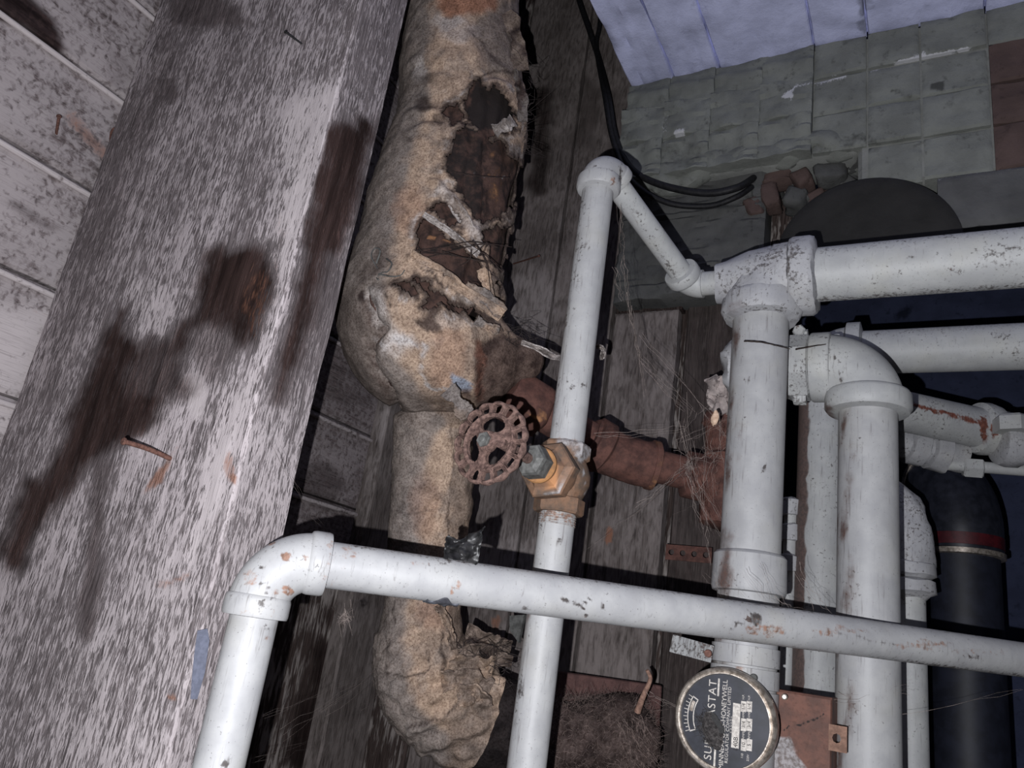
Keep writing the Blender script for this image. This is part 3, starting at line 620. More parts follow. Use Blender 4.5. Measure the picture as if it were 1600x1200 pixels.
# handwheel: perforated casting cut out of a polar grid
WO = np.array([-.318, .521, 1.445]); WO = np.array([MX + (WO[0] + .305), VB[1] - .124, 1.446]); WR = .0362
wn = nrm([-.10, -1, .02]); NA, NR = 300, 40
wx = nrm(np.cross(EZ, wn)); wy = np.cross(wn, wx)
rr = np.linspace(.0045, WR, NR); th = np.linspace(0, 2 * math.pi, NA, endpoint=False)
RRg, TH = np.meshgrid(rr, th, indexing='ij')
ph = (TH * 15 / (2 * math.pi)) % 1.0 - .5; lobe = np.cos(ph * 2 * math.pi)
ROT = .35
k3 = ((TH - ROT) * 3 / (2 * math.pi)) % 1.0 - .5
def capsule(r, t, r0, r1, tw): return np.maximum(np.abs(r - (r0 + r1) / 2) / ((r1 - r0) / 2), np.abs(t) / tw)
w1 = capsule(RRg, ph, .0250, .0328, .33)
w2 = (((RRg - .0152) / .0060) ** 2) ** 1.5 + ((np.abs(k3) / .37) ** 2) ** 1.6
hole = (w1 < 1) | (w2 < 1)
ht = .0018 + .0022 * np.exp(-((RRg - .0342) / .0016) ** 2) * (.65 + .35 * lobe) + .0016 * np.exp(-((RRg - .0238) / .0015) ** 2) + .0010 * np.exp(-((w1 - 1.15) / .12) ** 2) + .0028 * ss(.0100, .0072, RRg)
ht = ht - .0022 * np.exp(-((np.abs(np.abs(ph) - .5)) / .055) ** 2) * ss(.0245, .027, RRg)
ht = ht + .0004 * vn(np.stack([RRg.ravel() * 700, np.cos(TH.ravel()) * 14, np.sin(TH.ravel()) * 14], 1)).reshape(RRg.shape)
outr = RRg * (1 - .016 * (1 - lobe) * ss(.030, WR, RRg)); cone = -.004 * ss(.0055, .030, RRg)
ht = ht * np.where(RRg > WR - 1e-5, .25, 1.0)
def wpts(h): return WO + (outr * np.cos(TH))[..., None] * wx + (outr * np.sin(TH))[..., None] * wy + h[..., None] * wn
top = wpts(cone + ht).reshape(-1, 3); bot = wpts(cone - ht * .9 - .001).reshape(-1, 3); N0 = NR * NA
cell = ~hole; keep = np.zeros((NR - 1, NA), bool)
for j in range(NA):
    j2 = (j + 1) % NA; keep[:, j] = (cell[:-1, j].astype(int) + cell[1:, j] + cell[:-1, j2] + cell[1:, j2]) >= 3
wf_ = []
for i in range(NR - 1):
    for j in range(NA):
        if not keep[i, j]: continue
        j2 = (j + 1) % NA; a, b, c, d = i * NA + j, (i + 1) * NA + j, (i + 1) * NA + j2, i * NA + j2
        wf_.append((a, b, c, d)); wf_.append((N0 + d, N0 + c, N0 + b, N0 + a))
        for (u, w, ni, nj) in ((a, b, i, (j - 1) % NA), (c, d, i, j2), (b, c, i + 1, j), (d, a, i - 1, j)):
            if ni < 0 or ni >= NR - 1 or not keep[ni, nj]: wf_.append((w, u, N0 + u, N0 + w))
allv = np.concatenate([top, bot]); usd = sorted({i for q in wf_ for i in q}); mp = {o: n for n, o in enumerate(usd)}
hw = part('handwheel', (allv[usd], [tuple(mp[i] for i in q) for q in wf_]), RUST_WHEEL, gv, 'rust brown handwheel with fifteen windows round its rim', ang=50)
part('hub_nut', merge(hexv(WO, wn, [(-.002, .0066), (.0062, .0066), (.0072, .0058)], .2), lathe(WO, wn, [(.006, .003), (.0078, .003), (.0084, .002)], 12)), DARKMETAL, hw, 'dark hexagonal nut', ang=20)

# ---- front cross pieces: scraps
def SX(px):
    g = np.linspace(0, 1, 2001); return float(np.interp(px, proj(K + dfr * g[:, None])[:, 0], g))
TC = [P(693, 872, .562), P(742, 880, .568), P(699, 836, .572), P(760, 824, .582)]
def tape_fn(u, v):
    u_, v_ = u[:, None], v[:, None]; p = (TC[0] * (1 - u_) + TC[1] * u_) * (1 - v_) + (TC[2] * (1 - u_) + TC[3] * u_) * v_
    n = np.stack([fbm(np.stack([u * 2.4, v * 2.2, u * 0 + 3.3 + i], 1), 1.6, 3) for i in range(3)], 1)
    return p + n * np.array([.004, .007, .0035]) - EZ * (.006 * np.sin(u_ * 3.1) * v_ * (1 - u_)) 
tag(part('tar_tape_scrap', grid_patch(tape_fn, 26, 26, .001), BLACKTAPE, base=K + dfr * SX(720) + EZ * .02), 'crumpled scrap of black tar tape sticking up from the crossing pipe', 'tape')
def tape2(u, v):
    s = SX(668) + (SX(718) - SX(668)) * u; a = -1.05 - 1.1 * v - .25 * np.sin(u * 9); up = nrm(np.cross(dfr, np.cross(EZ, dfr))); fr = -nrm(np.cross(EZ, dfr))
    r = RP + .0008 + .002 * fbm(np.stack([u * 3, v * 3, u * 0], 1), 1.5, 3)
    return K + dfr * s[:, None] + r[:, None] * (np.cos(a)[:, None] * fr + np.sin(a)[:, None] * up)
tag(part('tape_remnant', grid_patch(tape2, 22, 12, .0012), plain('grey_tape', lin(92, 94, 102), lin(66, 66, 72), 150, .6), base=K + dfr * SX(692) - EZ * .02), 'torn grey tape stuck under the crossing pipe', 'tape')

# ---- tall pipe with the lumpy reducing tee
R2 = .0302
tp1 = thing('tee_pipe', 'thick grey pipe with a lumpy tee at its top, left of its elbowed twin', 'pipe', (TX, TY, 0))
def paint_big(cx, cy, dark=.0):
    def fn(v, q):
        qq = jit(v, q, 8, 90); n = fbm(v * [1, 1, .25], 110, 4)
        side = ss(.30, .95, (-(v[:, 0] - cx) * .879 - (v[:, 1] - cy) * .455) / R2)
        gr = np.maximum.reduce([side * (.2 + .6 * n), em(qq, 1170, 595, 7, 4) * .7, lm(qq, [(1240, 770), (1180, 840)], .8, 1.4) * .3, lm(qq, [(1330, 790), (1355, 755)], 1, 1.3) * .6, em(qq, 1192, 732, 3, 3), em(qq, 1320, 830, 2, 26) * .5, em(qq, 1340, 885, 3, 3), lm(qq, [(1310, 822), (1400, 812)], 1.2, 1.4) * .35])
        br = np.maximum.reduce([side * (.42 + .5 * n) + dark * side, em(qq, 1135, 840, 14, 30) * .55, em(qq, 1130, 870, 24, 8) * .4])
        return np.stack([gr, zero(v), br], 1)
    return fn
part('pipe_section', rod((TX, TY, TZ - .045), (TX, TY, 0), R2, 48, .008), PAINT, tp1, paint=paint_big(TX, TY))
def lump(s, a): return lambda v: v + np.stack([fbm(v + 5.0 * i, s, 3) for i in range(3)], 1) * a
def paint_tee(v, q):
    qq = jit(v, q, 10, 80)
    return np.stack([np.maximum.reduce([lm(qq, [(1140, 455), (1180, 410), (1240, 380)], 10, 10) * .28, lm(qq, [(1233, 385), (1236, 440)], 3, 3) * .5, lm(qq, [(1150, 455), (1220, 456)], 1.2, 1.5) * .6, em(qq, 1192, 477, 6, 3) * .8, lm(qq, [(1140, 490), (1170, 483), (1235, 487)], 1.5, 2) * .6]), zero(v), np.maximum(em(qq, 1150, 480, 18, 18) * .5, em(qq, 1135, 450, 10, 20) * .35)], 1)
KT = np.array([TX, TY, TZ]); te = part('tee', merge(elbow_arc(KT, -EZ, EX, .036, R2 + .0085, 24, 48), lathe(KT + EX * .012, -EX, [(0, .036), (.025, .034), (.045, .0275), (.056, .0245), (.062, .0235), (.063, .014)], 40)), PUTTY, tp1, paint=paint_tee, disp=lump(70, .004))
part('collar', lathe(KT, -EZ, [(.022, .036), (.025, .042), (.03, .0438), (.046, .0436), (.051, .041), (.053, .030)], 48), PUTTY, te, paint=paint_tee, disp=lump(60, .003))
part('collar', lathe(KT, EX, [(.030, .036), (.033, .043), (.037, .0446), (.054, .0446), (.058, .042), (.060, .030)], 48), PUTTY, te, paint=paint_tee, disp=lump(60, .0035))
def paint_h1(v, q):
    qq = jit(v, q, 8, 110)
    return np.stack([np.maximum.reduce([em(qq, 1490, 422, 14, 6) * .45, em(qq, 1560, 410, 40, 14) * .25, em(qq, 1350, 408, 5, 4) * .8, em(qq, 1420, 400, 5, 3) * .8, em(qq, 1400, 424, 3, 2), em(qq, 1580, 385, 18, 3) * .6, lm(qq, [(1280, 470), (1600, 447)], 4, 6) * .5, lm(qq, [(1280, 390), (1600, 354)], 4, 10) * .35]), em(qq, 1490, 420, 10, 4) * .4, em(qq, 1290, 440, 10, 24) * .25], 1)
part('cross_section', rod(KT + EX * .050, KT + EX * 1.1, R2, 48, .006), PAINT_B, tp1, paint=paint_h1)
part('coupling', lathe((TX, TY, 1.413), -EZ, [(0, .030), (.001, .0335), (.004, .0362), (.036, .0368), (.040, .0355), (.041, .030)], 48), PAINT, tp1, paint=paint_big(TX, TY))

# clamp band with its loose end, round the tee pipe just above the dial
cb = thing('pipe_clamp', 'rust flecked white clamp band with a loose strap end on the thick tee pipe', 'clamp', (TX, TY, 1.30))
def paint_clamp(v, q):
    qq = jit(v, q, 6, 120); return np.stack([zero(v) + .12, np.maximum.reduce([em(qq, 1180, 1030, 6, 8), em(qq, 1157, 1042, 8, 4) * .8, em(qq, 1145, 1025, 3, 3), em(qq, 1195, 1012, 3, 3) * .8, em(qq, 1158, 1012, 3, 3), em(qq, 1108, 1020, 7, 4) * .9]), zero(v)], 1)
for i, z in enumerate((1.322, 1.302, 1.282)):
    part('band', lathe((TX, TY, z), -EZ, [(0, .030), (.0003, .0325), (.0175, .0325), (.018, .030)], 48), PAINT, cb, paint=paint_clamp)
t0, t1 = P(1112, 1022, .735), P(1050, 1005, .715); td = nrm(t1 - t0); tn = nrm(np.cross(td, EY)); 
sc_ = part('strap_end', block((t0 + t1) / 2, (np.linalg.norm(t1 - t0), .0025, .016), [td, np.cross(tn, td), tn]), PAINT_B, cb, paint=lambda v, q: np.stack([.45 + zero(v), ss(1090, 1110, q[:, 0]) * .4, .2 + zero(v)], 1))
part('screw_head', lathe(P(1107, 1021, .726), -EY, [(0, .0035), (.003, .0035), (.0038, .0028)], 16), RUST_NAIL, cb)
part('screw_head', lathe(P(1178, 1059, .716), -EY, [(0, .0035), (.003, .0035), (.0038, .0028)], 16), DARKMETAL, cb)

# ---- elbowed twin, right of the tee pipe
EX2, EY2, EZ2 = -.059, .893, 1.643
tp2 = thing('twin_elbow_pipe', 'thick grey pipe with a smooth large elbow and union, right of the tee pipe', 'pipe', (EX2, EY2, 0))
KE = np.array([EX2, EY2, EZ2])
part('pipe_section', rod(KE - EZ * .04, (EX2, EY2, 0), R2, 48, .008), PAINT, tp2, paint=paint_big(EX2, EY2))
def paint_e2(v, q):
    qq = jit(v, q, 5, 110)
    return np.stack([np.maximum.reduce([lm(qq, [(1302, 553), (1318, 600), (1350, 632), (1378, 660)], .9, 1.4) * .7, em(qq, 1316, 592, 4, 4), em(qq, 1386, 642, 4, 3), lm(qq, [(1269, 550), (1300, 560), (1294, 585)], 1.0, 1.5) * .6]), zero(v), np.maximum(lm(qq, [(1295, 640), (1300, 665)], 8, 8) * .7, em(qq, 1300, 648, 10, 22) * .5)], 1)
e3 = part('elbow', elbow_arc(KE, -EZ, -EX, .047, R2 + .0075, 28, 52), PAINT_B, tp2, paint=paint_e2)
part('collar', lathe(KE, -EZ, [(.030, .036), (.033, .0425), (.037, .0448), (.052, .0448), (.056, .042), (.0575, .030)], 52), PAINT_B, e3, paint=paint_e2)
part('collar', lathe(KE, -EX, [(.036, .036), (.038, .0400), (.040, .0408), (.057, .0408), (.059, .0400), (.060, .03)], 52), PAINT_B, e3, paint=paint_e2)
un = part('union_nut', hexv(KE, -EX, [(.060, .036), (.062, .0395), (.082, .0395), (.086, .037), (.098, .036)], .3, 8), PAINT_B, tp2, paint=lambda v, q: np.stack([zero(v) + .2, zero(v), zero(v) + .15], 1), ang=20)
for s in (1, -1):
    part('flange_bolt', hexv(KE - EX * .064 + EZ * .040 * s - EY * .004, -EX, [(0, .007), (.012, .007), (.014, .006)], .3), PAINT_B, un, paint=lambda v, q: np.stack([zero(v) + .3, zero(v) + .15, zero(v)], 1), ang=20)
part('cross_section', rod(KE - EX * .09, KE - EX * .135, R2, 40), PAINT_B, tp2)
part('end_cap', lathe(KE - EX * .130, -EX, [(0, .031), (.002, .037), (.018, .038), (.026, .032), (.030, .02)], 40), PUTTY, tp2, 'lumpy pale end fitting', disp=lump(60, .006))

# ---- rear pipe: cross run and half brown riser behind the twins
HX, HY, HZ = -.130, 1.088, 1.738
rp = thing('rear_pipe', 'grey pipe running across behind the twins, its riser brown along one flank', 'pipe', (HX, HY, 0))
KH = np.array([HX, HY, HZ])
part('cross_section', rod(KH + EX * .03, KH + EX * 1.1, R2, 44, .01), PAINT_B, rp, paint=lambda v, q: np.stack([np.maximum.reduce([em(jit(v, q), 1565, 525, 20, 6) * .35, lm(q, [(1300, 527), (1600, 503)], 4, 8) * .35, em(jit(v, q), 1590, 560, 3, 20) * .35]), zero(v), zero(v)], 1))
e4 = part('elbow', elbow_arc(KH, -EZ, EX, .04, R2 + .007, 22, 44), PAINT_B, rp)
part('collar', lathe(KH, -EZ, [(.03, .036), (.033, .043), (.05, .043), (.053, .03)], 44), PAINT_B, e4)
part('collar', lathe(KH, EX, [(.03, .036), (.033, .043), (.05, .043), (.053, .03)], 44), PAINT_B, e4)
def paint_rear(v, q):
    a = (v[:, 0] - HX) / R2; n = fbm(v, 60, 3); return np.stack([zero(v) + .1, zero(v), ss(-.30, -.55, a + n * .2) * 1.1], 1)
part('riser_section', rod(KH - EZ * .035, (HX, HY, 0), R2, 44, .008), PAINT_B, rp, paint=paint_rear)
for s, z in ((1, .052), (1, .030)):
    part('bolt_head', hexv(P(1250 if z > .04 else 1256, 521 if z > .04 else 553, .915), -EY, [(0, .0075), (.010, .0075), (.012, .006)], .2), PAINT_B, rp, ang=20, paint=lambda v, q: np.stack([zero(v) + .2, zero(v) + .25, zero(v)], 1))
part('lug', block(P(1278, 535, .935), (.05, .012, .016)), PAINT_B, rp)

# ---- slim pipe with little couplings seen in the gap
b0 = P(1234, 850, 1.02); sp = thing('slim_pipe', 'slim pale pipe with small couplings in the dark gap behind the tee pipe', 'pipe', (b0[0], b0[1], 0))
part('pipe_section', rod((b0[0], b0[1], 0), (b0[0], b0[1], b0[2] + .06), .0085, 24, .02), PAINT_B, sp)
for dz in (.05, .015, -.025):
    part('coupling', lathe((b0[0], b0[1], b0[2] + dz), EZ, [(-.012, .0085), (-.011, .013), (.009, .0135), (.012, .0085)], 24), PUTTY, sp, disp=lump(90, .003))

# ---- pale pipe at the right with lumpy elbow
b1 = P(1420, 880, 1.0); pp = thing('lumpy_elbow_pipe', 'pale pipe with lumpy stepped elbow between the twin elbow pipe and the black pipe', 'pipe', (b1[0], b1[1], 0))
part('pipe_section', rod((b1[0], b1[1], 0), (b1[0], b1[1], b1[2] + .01), .019, 36, .02), PAINT_B, pp)
e5 = part('elbow', sweep(spline([b1 + np.array([0, 0, -.01]), b1 + np.array([0, 0, .03]), b1 + np.array([-.012, .004, .07]), b1 + np.array([-.04, .01, .092]), b1 + np.array([-.09, .02, .098])], 24), .0285, 36), PUTTY, pp, disp=lump(50, .006), paint=lambda v, q: np.stack([zero(v) + .15, em(jit(v, q), 1425, 885, 14, 7) * .6, zero(v)], 1))
for dz in (-.008, -.03):
    part('collar', lathe(b1 + EZ * dz, -EZ, [(-.01, .024), (-.007, .031), (.007, .0315), (.011, .024), (.016, .019)], 36), PUTTY, e5, disp=lump(60, .003))

# ---- fittings far right
FD = 1.13
f0, f1 = P(1400, 640, FD), P(1545, 672, FD + .02); fd = nrm(f1 - f0)
fr = thing('rust_streaked_pipe', 'dim grey pipe with a red rust streak and fittings at the far right', 'pipe', f1 - EZ * .03)
def paint_fr(v, q):
    qq = jit(v, q, 6, 80); return np.stack([zero(v) + .1, np.maximum.reduce([lm(qq, [(1430, 632), (1470, 645), (1530, 660)], 4, 4) * 1.0, em(qq, 1536, 670, 6, 22), em(qq, 1556, 672, 9, 16) * .9]), zero(v)], 1)
part('pipe_section', rod(f0 - fd * .1, f1, .030, 40, .006), PAINT_B, fr, paint=paint_fr)
part('collar', lathe(f1 - fd * .022, fd, [(0, .03), (.002, .038), (.012, .040), (.026, .038), (.03, .03)], 40), PAINT_B, fr, paint=paint_fr)
part('elbow', sweep(spline([f1, f1 + fd * .03, f1 + fd * .05 - EZ * .01 + EX * .02, P(1640, 700, FD), P(1900, 735, FD - .12)], 30), [.033] * 4 + [.032] * 26, 36), PAINT_B, fr, paint=paint_fr)
part('fitting_body', lathe(P(1558, 690, FD - .01), nrm(P(1640, 700, FD - .02) - P(1558, 690, FD - .01)), [(0, .026), (.003, .033), (.012, .035), (.03, .035), (.034, .03), (.08, .03)], 36), PUTTY, fr, disp=lump(50, .004), paint=paint_fr)
part('hex_plug', hexv(P(1583, 664, FD - .03), EZ, [(-.012, .026), (.008, .026), (.012, .022)], .3), PAINT_B, fr, ang=20)
g0, g1 = P(1405, 690, FD + .04), P(1505, 716, FD + .03); gd = nrm(g1 - g0)
f2 = thing('stub_pipe', 'dim lumpy pipe tucked just under the rust streaked pipe', 'pipe', g1)
part('pipe_section', rod(g0 - gd * .1, g1, .023, 32, .012), PUTTY, f2, disp=lump(60, .003))
for t in (.25, .6): part('collar', lathe(g0 + (g1 - g0) * t, gd, [(-.014, .023), (-.011, .030), (.011, .031), (.015, .023)], 32), PUTTY, f2, disp=lump(60, .003))
h0, h1 = P(1480, 726, FD + .02), P(1900, 757, FD - .085); hd = nrm(h1 - h0)
f3 = thing('thin_tube', 'thin pale tube with a square coupling below the far right fittings', 'tube', h0)
part('tube', rod(h0, h1, .0085, 24, .03), PAINT_B, f3)
part('coupling', hexv(P(1520, 731, FD + .01), hd, [(-.013, .013), (-.011, .0155), (.011, .0155), (.013, .013)], .3), PAINT_B, f3, ang=20)

# ---- big black drain pipe with its banded coupling
D0 = P(1504, 880, 1.28); RD = .0545
dp = thing('black_drain_pipe', 'big black drain pipe with a banded elbow and a red stripe', 'pipe', (D0[0], D0[1], 0))
BL = plain('black_drain_plastic', lin(36, 39, 52), lin(26, 28, 38), 40, .55, 0, .1, .4)
part('pipe_section', rod((D0[0], D0[1], 0), D0 + EZ * .03, RD, 56, .05), BL, dp)
ctop = [D0 + EZ * .02, D0 + EZ * .07, D0 + np.array([-.012, .02, .12]), D0 + np.array([-.045, .07, .165]), D0 + np.array([-.09, .14, .19])]
cp = part('rubber_coupling', sweep(spline(ctop, 24), RD + .006, 56), plain('black_coupling', lin(44, 46, 56), lin(30, 32, 40), 60, .38, 0, .1, .5), dp)
part('red_stripe', lathe(D0 + EZ * .022, EZ, [(0, RD), (.001, RD + .0072), (.020, RD + .0076), (.024, RD)], 56), plain('red_stripe', lin(84, 24, 32), lin(60, 18, 26), 60, .5), cp, 'red stripe round the coupling')
part('clamp_ring', lathe(D0 + EZ * .008, EZ, [(0, RD), (.001, RD + .0085), (.009, RD + .0085), (.012, RD)], 56), STEEL, cp, 'bright steel ring')
q_ = spline(ctop, 24); tq = nrm(q_[15] - q_[13]); part('clamp_ring', lathe(q_[13], tq, [(0, RD), (.001, RD + .0085), (.008, RD + .0085), (.011, RD)], 56), STEEL, cp, 'bright steel ring')
tq = nrm(q_[21] - q_[19]); part('clamp_ring', lathe(q_[19], tq, [(0, RD), (.001, RD + .008), (.006, RD + .008), (.009, RD)], 56), BL, cp)

# ================================================================== lagged pipe
def pathpx(rows, n):
    p = np.array([np.concatenate([P(x, y, d), [r * d / F]]) for x, y, d, r in rows]); s = spline(p, n); return s[:, :3], np.maximum(s[:, 3], .004)
UP = [(742, -110, 1.13, 84), (727, 0, 1.095, 87), (722, 100, 1.06, 95), (722, 190, 1.03, 102), (709, 250, 1.015, 108), (697, 300, 1.0, 113), (685, 350, .99, 117), (675, 400, .975, 117), (664, 440, .965, 122), (658, 482, .955, 130), (672, 522, .945, 132), (708, 545, .945, 112), (755, 560, .95, 80), (795, 564, .96, 50), (828, 562, .965, 30), (846, 558, .97, 12)]
T_TAN, T_GREY, T_PALE, T_DARK, T_OR, T_GB = lin(208, 182, 160), lin(152, 144, 140), lin(218, 210, 206), lin(82, 70, 67), lin(178, 132, 108), lin(154, 138, 127)
HOLES = [[(744, 126), (781, 139), (804, 172), (806, 200), (768, 212), (733, 186), (726, 153)],
         [(694, 167), (713, 163), (727, 183), (712, 193), (698, 187)],
         [(704, 214), (722, 200), (737, 197), (759, 210), (792, 229), (818, 259), (824, 290), (806, 326), (784, 340), (741, 345), (728, 316), (709, 284), (698, 264), (706, 237)],
         [(668, 326), (698, 303), (722, 332), (718, 352), (692, 341)],
         [(654, 348), (680, 334), (716, 362), (744, 411), (752, 456), (721, 452), (685, 437), (668, 423), (650, 404), (652, 366)],
         [(752, 356), (796, 352), (806, 381), (790, 430), (774, 446), (762, 404), (755, 374)],
         [(738, 376), (762, 396), (770, 420), (776, 468), (762, 474), (750, 430)],
         [(616, 437), (642, 434), (652, 464), (639, 464), (622, 449)], [(646, 430), (671, 443), (667, 459), (652, 443)], [(668, 458), (688, 453), (699, 464), (672, 486), (657, 480)], [(684, 470), (712, 474), (760, 494), (742, 494), (706, 484)]]
def holemask(v, q):
    qq = q + np.stack([fbm(v, 95, 4), fbm(v + 5, 95, 4)], 1) * 13; m = np.full(len(q), 1e9)
    for h in HOLES: m = np.minimum(m, sdpoly(qq, h))
    straps = [[(663, 332), (690, 350), (745, 392), (790, 440)], [(676, 285), (712, 318), (745, 372)], [(640, 402), (690, 430), (780, 492)], [(760, 385), (772, 470)]]
    for s_, w in zip(straps, (5, 8, 6, 3)): m = np.where(lm(qq, s_, w, .5) > .5, np.maximum(m, 6), m)
    return m - 2.5
def front(v): return (v - CAM) @ nrm(R @ np.array([0, 0, -1.0]))
def mixc(c, col, m): return c * (1 - m[:, None]) + np.asarray(col) * m[:, None]
def ins_col(v, q):
    qq = jit(v, q, 14, 55); n = fbm(v, 22, 4); n2 = fbm(v + 3, 70, 4); n3 = fbm(v + 8, 160, 3)
    c = np.repeat(T_TAN[None], len(v), 0); c = mixc(c, T_GB, ss(-.05, .5, n) * .6)
    c = mixc(c, T_GREY, np.maximum(ss(0, .35, n2) * .35, 0))
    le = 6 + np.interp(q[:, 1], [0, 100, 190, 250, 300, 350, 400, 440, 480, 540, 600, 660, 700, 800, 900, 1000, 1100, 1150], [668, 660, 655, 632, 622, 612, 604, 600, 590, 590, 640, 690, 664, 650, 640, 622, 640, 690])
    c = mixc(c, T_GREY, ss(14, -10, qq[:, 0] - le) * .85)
    c = mixc(c, lin(132, 122, 116), np.maximum.reduce([pm(qq, [(735, 30), (830, -20), (835, 130), (760, 120)], 14), pm(qq, [(790, 210), (830, 240), (800, 460), (770, 470), (790, 340)], 10), em(qq, 780, 110, 40, 20) * .5]) * .85)
    c = mixc(c, T_OR, np.maximum.reduce([pm(qq, [(678, -40), (780, -40), (770, 14), (720, 24), (682, 18)], 8), em(qq, 640, 330, 26, 40) * .35, em(qq, 700, 560, 30, 50) * .35, em(qq, 680, 960, 30, 26) * .35, em(qq, 655, 352, 10, 16) * .5, em(qq, 662, 790, 22, 50) * .3]))
    c = mixc(c, T_PALE, np.maximum.reduce([em(qq, 700, 36, 26, 12) * .7, em(qq, 655, 110, 12, 20) * .6, em(qq, 720, 50, 30, 14) * .4, lm(qq, [(690, 290), (745, 375)], 9, 6) * .6, em(qq, 745, 360, 16, 18) * .7, lm(qq, [(583, 462), (602, 510), (620, 540)], 11, 8) * .75, em(qq, 690, 505, 40, 10) * .3]))
    c = mixc(c, T_DARK, np.maximum.reduce([em(qq, 660, 160, 16, 9) * .8, em(qq, 690, 182, 14, 10) * .7, em(qq, 672, 125, 20, 6) * .5, em(qq, 705, 160, 20, 9) * .6, lm(qq, [(730, 48), (790, 108)], 2, 2) * .7, em(qq, 700, 230, 10, 20) * .5, em(qq, 642, 222, 6, 4) * .7, lm(qq, [(598, 398), (570, 430)], 12, 9) * .6, em(qq, 575, 425, 18, 10) * .6, lm(qq, [(748, 124), (800, 108)], 2.5, 2) * .9]))
    hm = holemask(v, q); c = mixc(c, T_DARK * .9, np.where(q[:, 1] < 520, ss(5, 0, hm), 0) * .9); c = mixc(c, T_PALE, np.where(q[:, 1] < 520, ss(16, 8, hm) * ss(3, 7, hm) * ss(-.1, .3, n2), 0) * .8)  # dark edge shading painted round the torn holes, then pale frayed canvas
    c = mixc(c, T_GB * .75, np.where(q[:, 1] < 520, ss(26, 12, hm) * ss(0, .4, n3 + n2), 0) * .6)
    # bulge
    c = mixc(c, lin(92, 78, 72), np.maximum.reduce([pm(qq, [(641, 497), (689, 481), (680, 501), (691, 509), (695, 518), (665, 518)], 3), lm(qq, [(692, 471), (722, 480), (757, 492)], 5, 3), pm(qq, [(742, 505), (776, 492), (786, 514), (762, 516)], 3)]) * .95)
    cone = pm(qq, [(744, 540), (780, 516), (862, 540), (860, 640), (748, 660), (740, 620)], 5); c = mixc(c, mixc(np.repeat(lin(120, 102, 94)[None], len(v), 0), lin(80, 66, 62), ss(-.1, .4, n2)), cone)
    c = mixc(c, lin(132, 92, 78), lm(qq, [(746, 540), (754, 560), (748, 624)], 5, 4) * .85); c = mixc(c, T_DARK * .6, lm(qq, [(757, 545), (750, 624)], 1.2, 1.2) * .8)
    c = mixc(c, lin(112, 100, 94), pm(qq, [(500, 440), (572, 450), (586, 492), (598, 512), (580, 540), (586, 566), (604, 600), (660, 668), (560, 620), (500, 520)], 7) * .6)
    c = mixc(c, lin(96, 80, 74), lm(qq, [(572, 462), (584, 500), (600, 514), (580, 540), (579, 556), (598, 596), (606, 628)], 4, 5) * .8)
    c = mixc(c, lin(226, 222, 222), np.maximum(lm(qq, [(590, 536), (606, 546), (636, 533), (656, 538), (659, 562), (666, 596), (680, 606), (698, 610)], 2, 2.5) * .9, pm(qq, [(590, 530), (640, 526), (650, 536), (612, 548), (592, 545)], 6) * .7))
    c = mixc(c, lin(168, 176, 192), pm(q + n3[:, None] * 10, [(702, 584), (726, 590), (735, 597), (732, 611), (704, 607)], 2.5)); c = mixc(c, lin(104, 86, 82), pm(qq, [(715, 612), (735, 610), (730, 640), (724, 628)], 3) * .8)
    c = mixc(c, lin(118, 104, 96), pm(qq, [(640, 620), (745, 626), (740, 668), (690, 664)], 12) * .6)
    c = mixc(c, T_DARK * .5, np.maximum.reduce([em(qq, 569, 465, 7, 11), em(qq, 602, 461, 3, 5) * .9, em(qq, 610, 477, 3, 3) * .9]))
    # lower length
    lo = (q[:, 1] > 668)
    seam = np.maximum.reduce([lm(qq, [(704, 668), (709, 720), (708, 770), (704, 840)], 2, 2) * .7, lm(qq, [(690, 990), (694, 1030), (690, 1050)], 2, 2) * .8, lm(qq, [(615, 802), (705, 800)], .8, 1) * .5, lm(qq, [(615, 930), (612, 1000), (588, 1040)], 1.0, 1.2) * .8, lm(qq, [(598, 1052), (660, 1058)], 1.3, 1.3) * .8, lm(qq, [(640, 1140), (690, 1120), (735, 1085)], 2.5, 2.5) * .8, lm(qq, [(645, 1150), (700, 1145)], 2, 2) * .5, lm(qq, [(660, 1056), (668, 1020)], 1.2, 1.2) * .8])
    c = mixc(c, T_DARK * .8, np.where(lo, seam, 0)); c = mixc(c, T_GB * .8, np.where(lo, pm(qq, [(712, 660), (750, 660), (745, 790), (708, 850)], 5) * .7 + pm(qq, [(695, 940), (730, 940), (725, 1030), (700, 1010)], 6) * .7, 0).clip(0, 1))
    c = mixc(c, lin(120, 110, 106), np.where(lo, pm(qq, [(700, 1110), (760, 1090), (780, 1210), (690, 1200)], 14) * .6, 0))
    return c
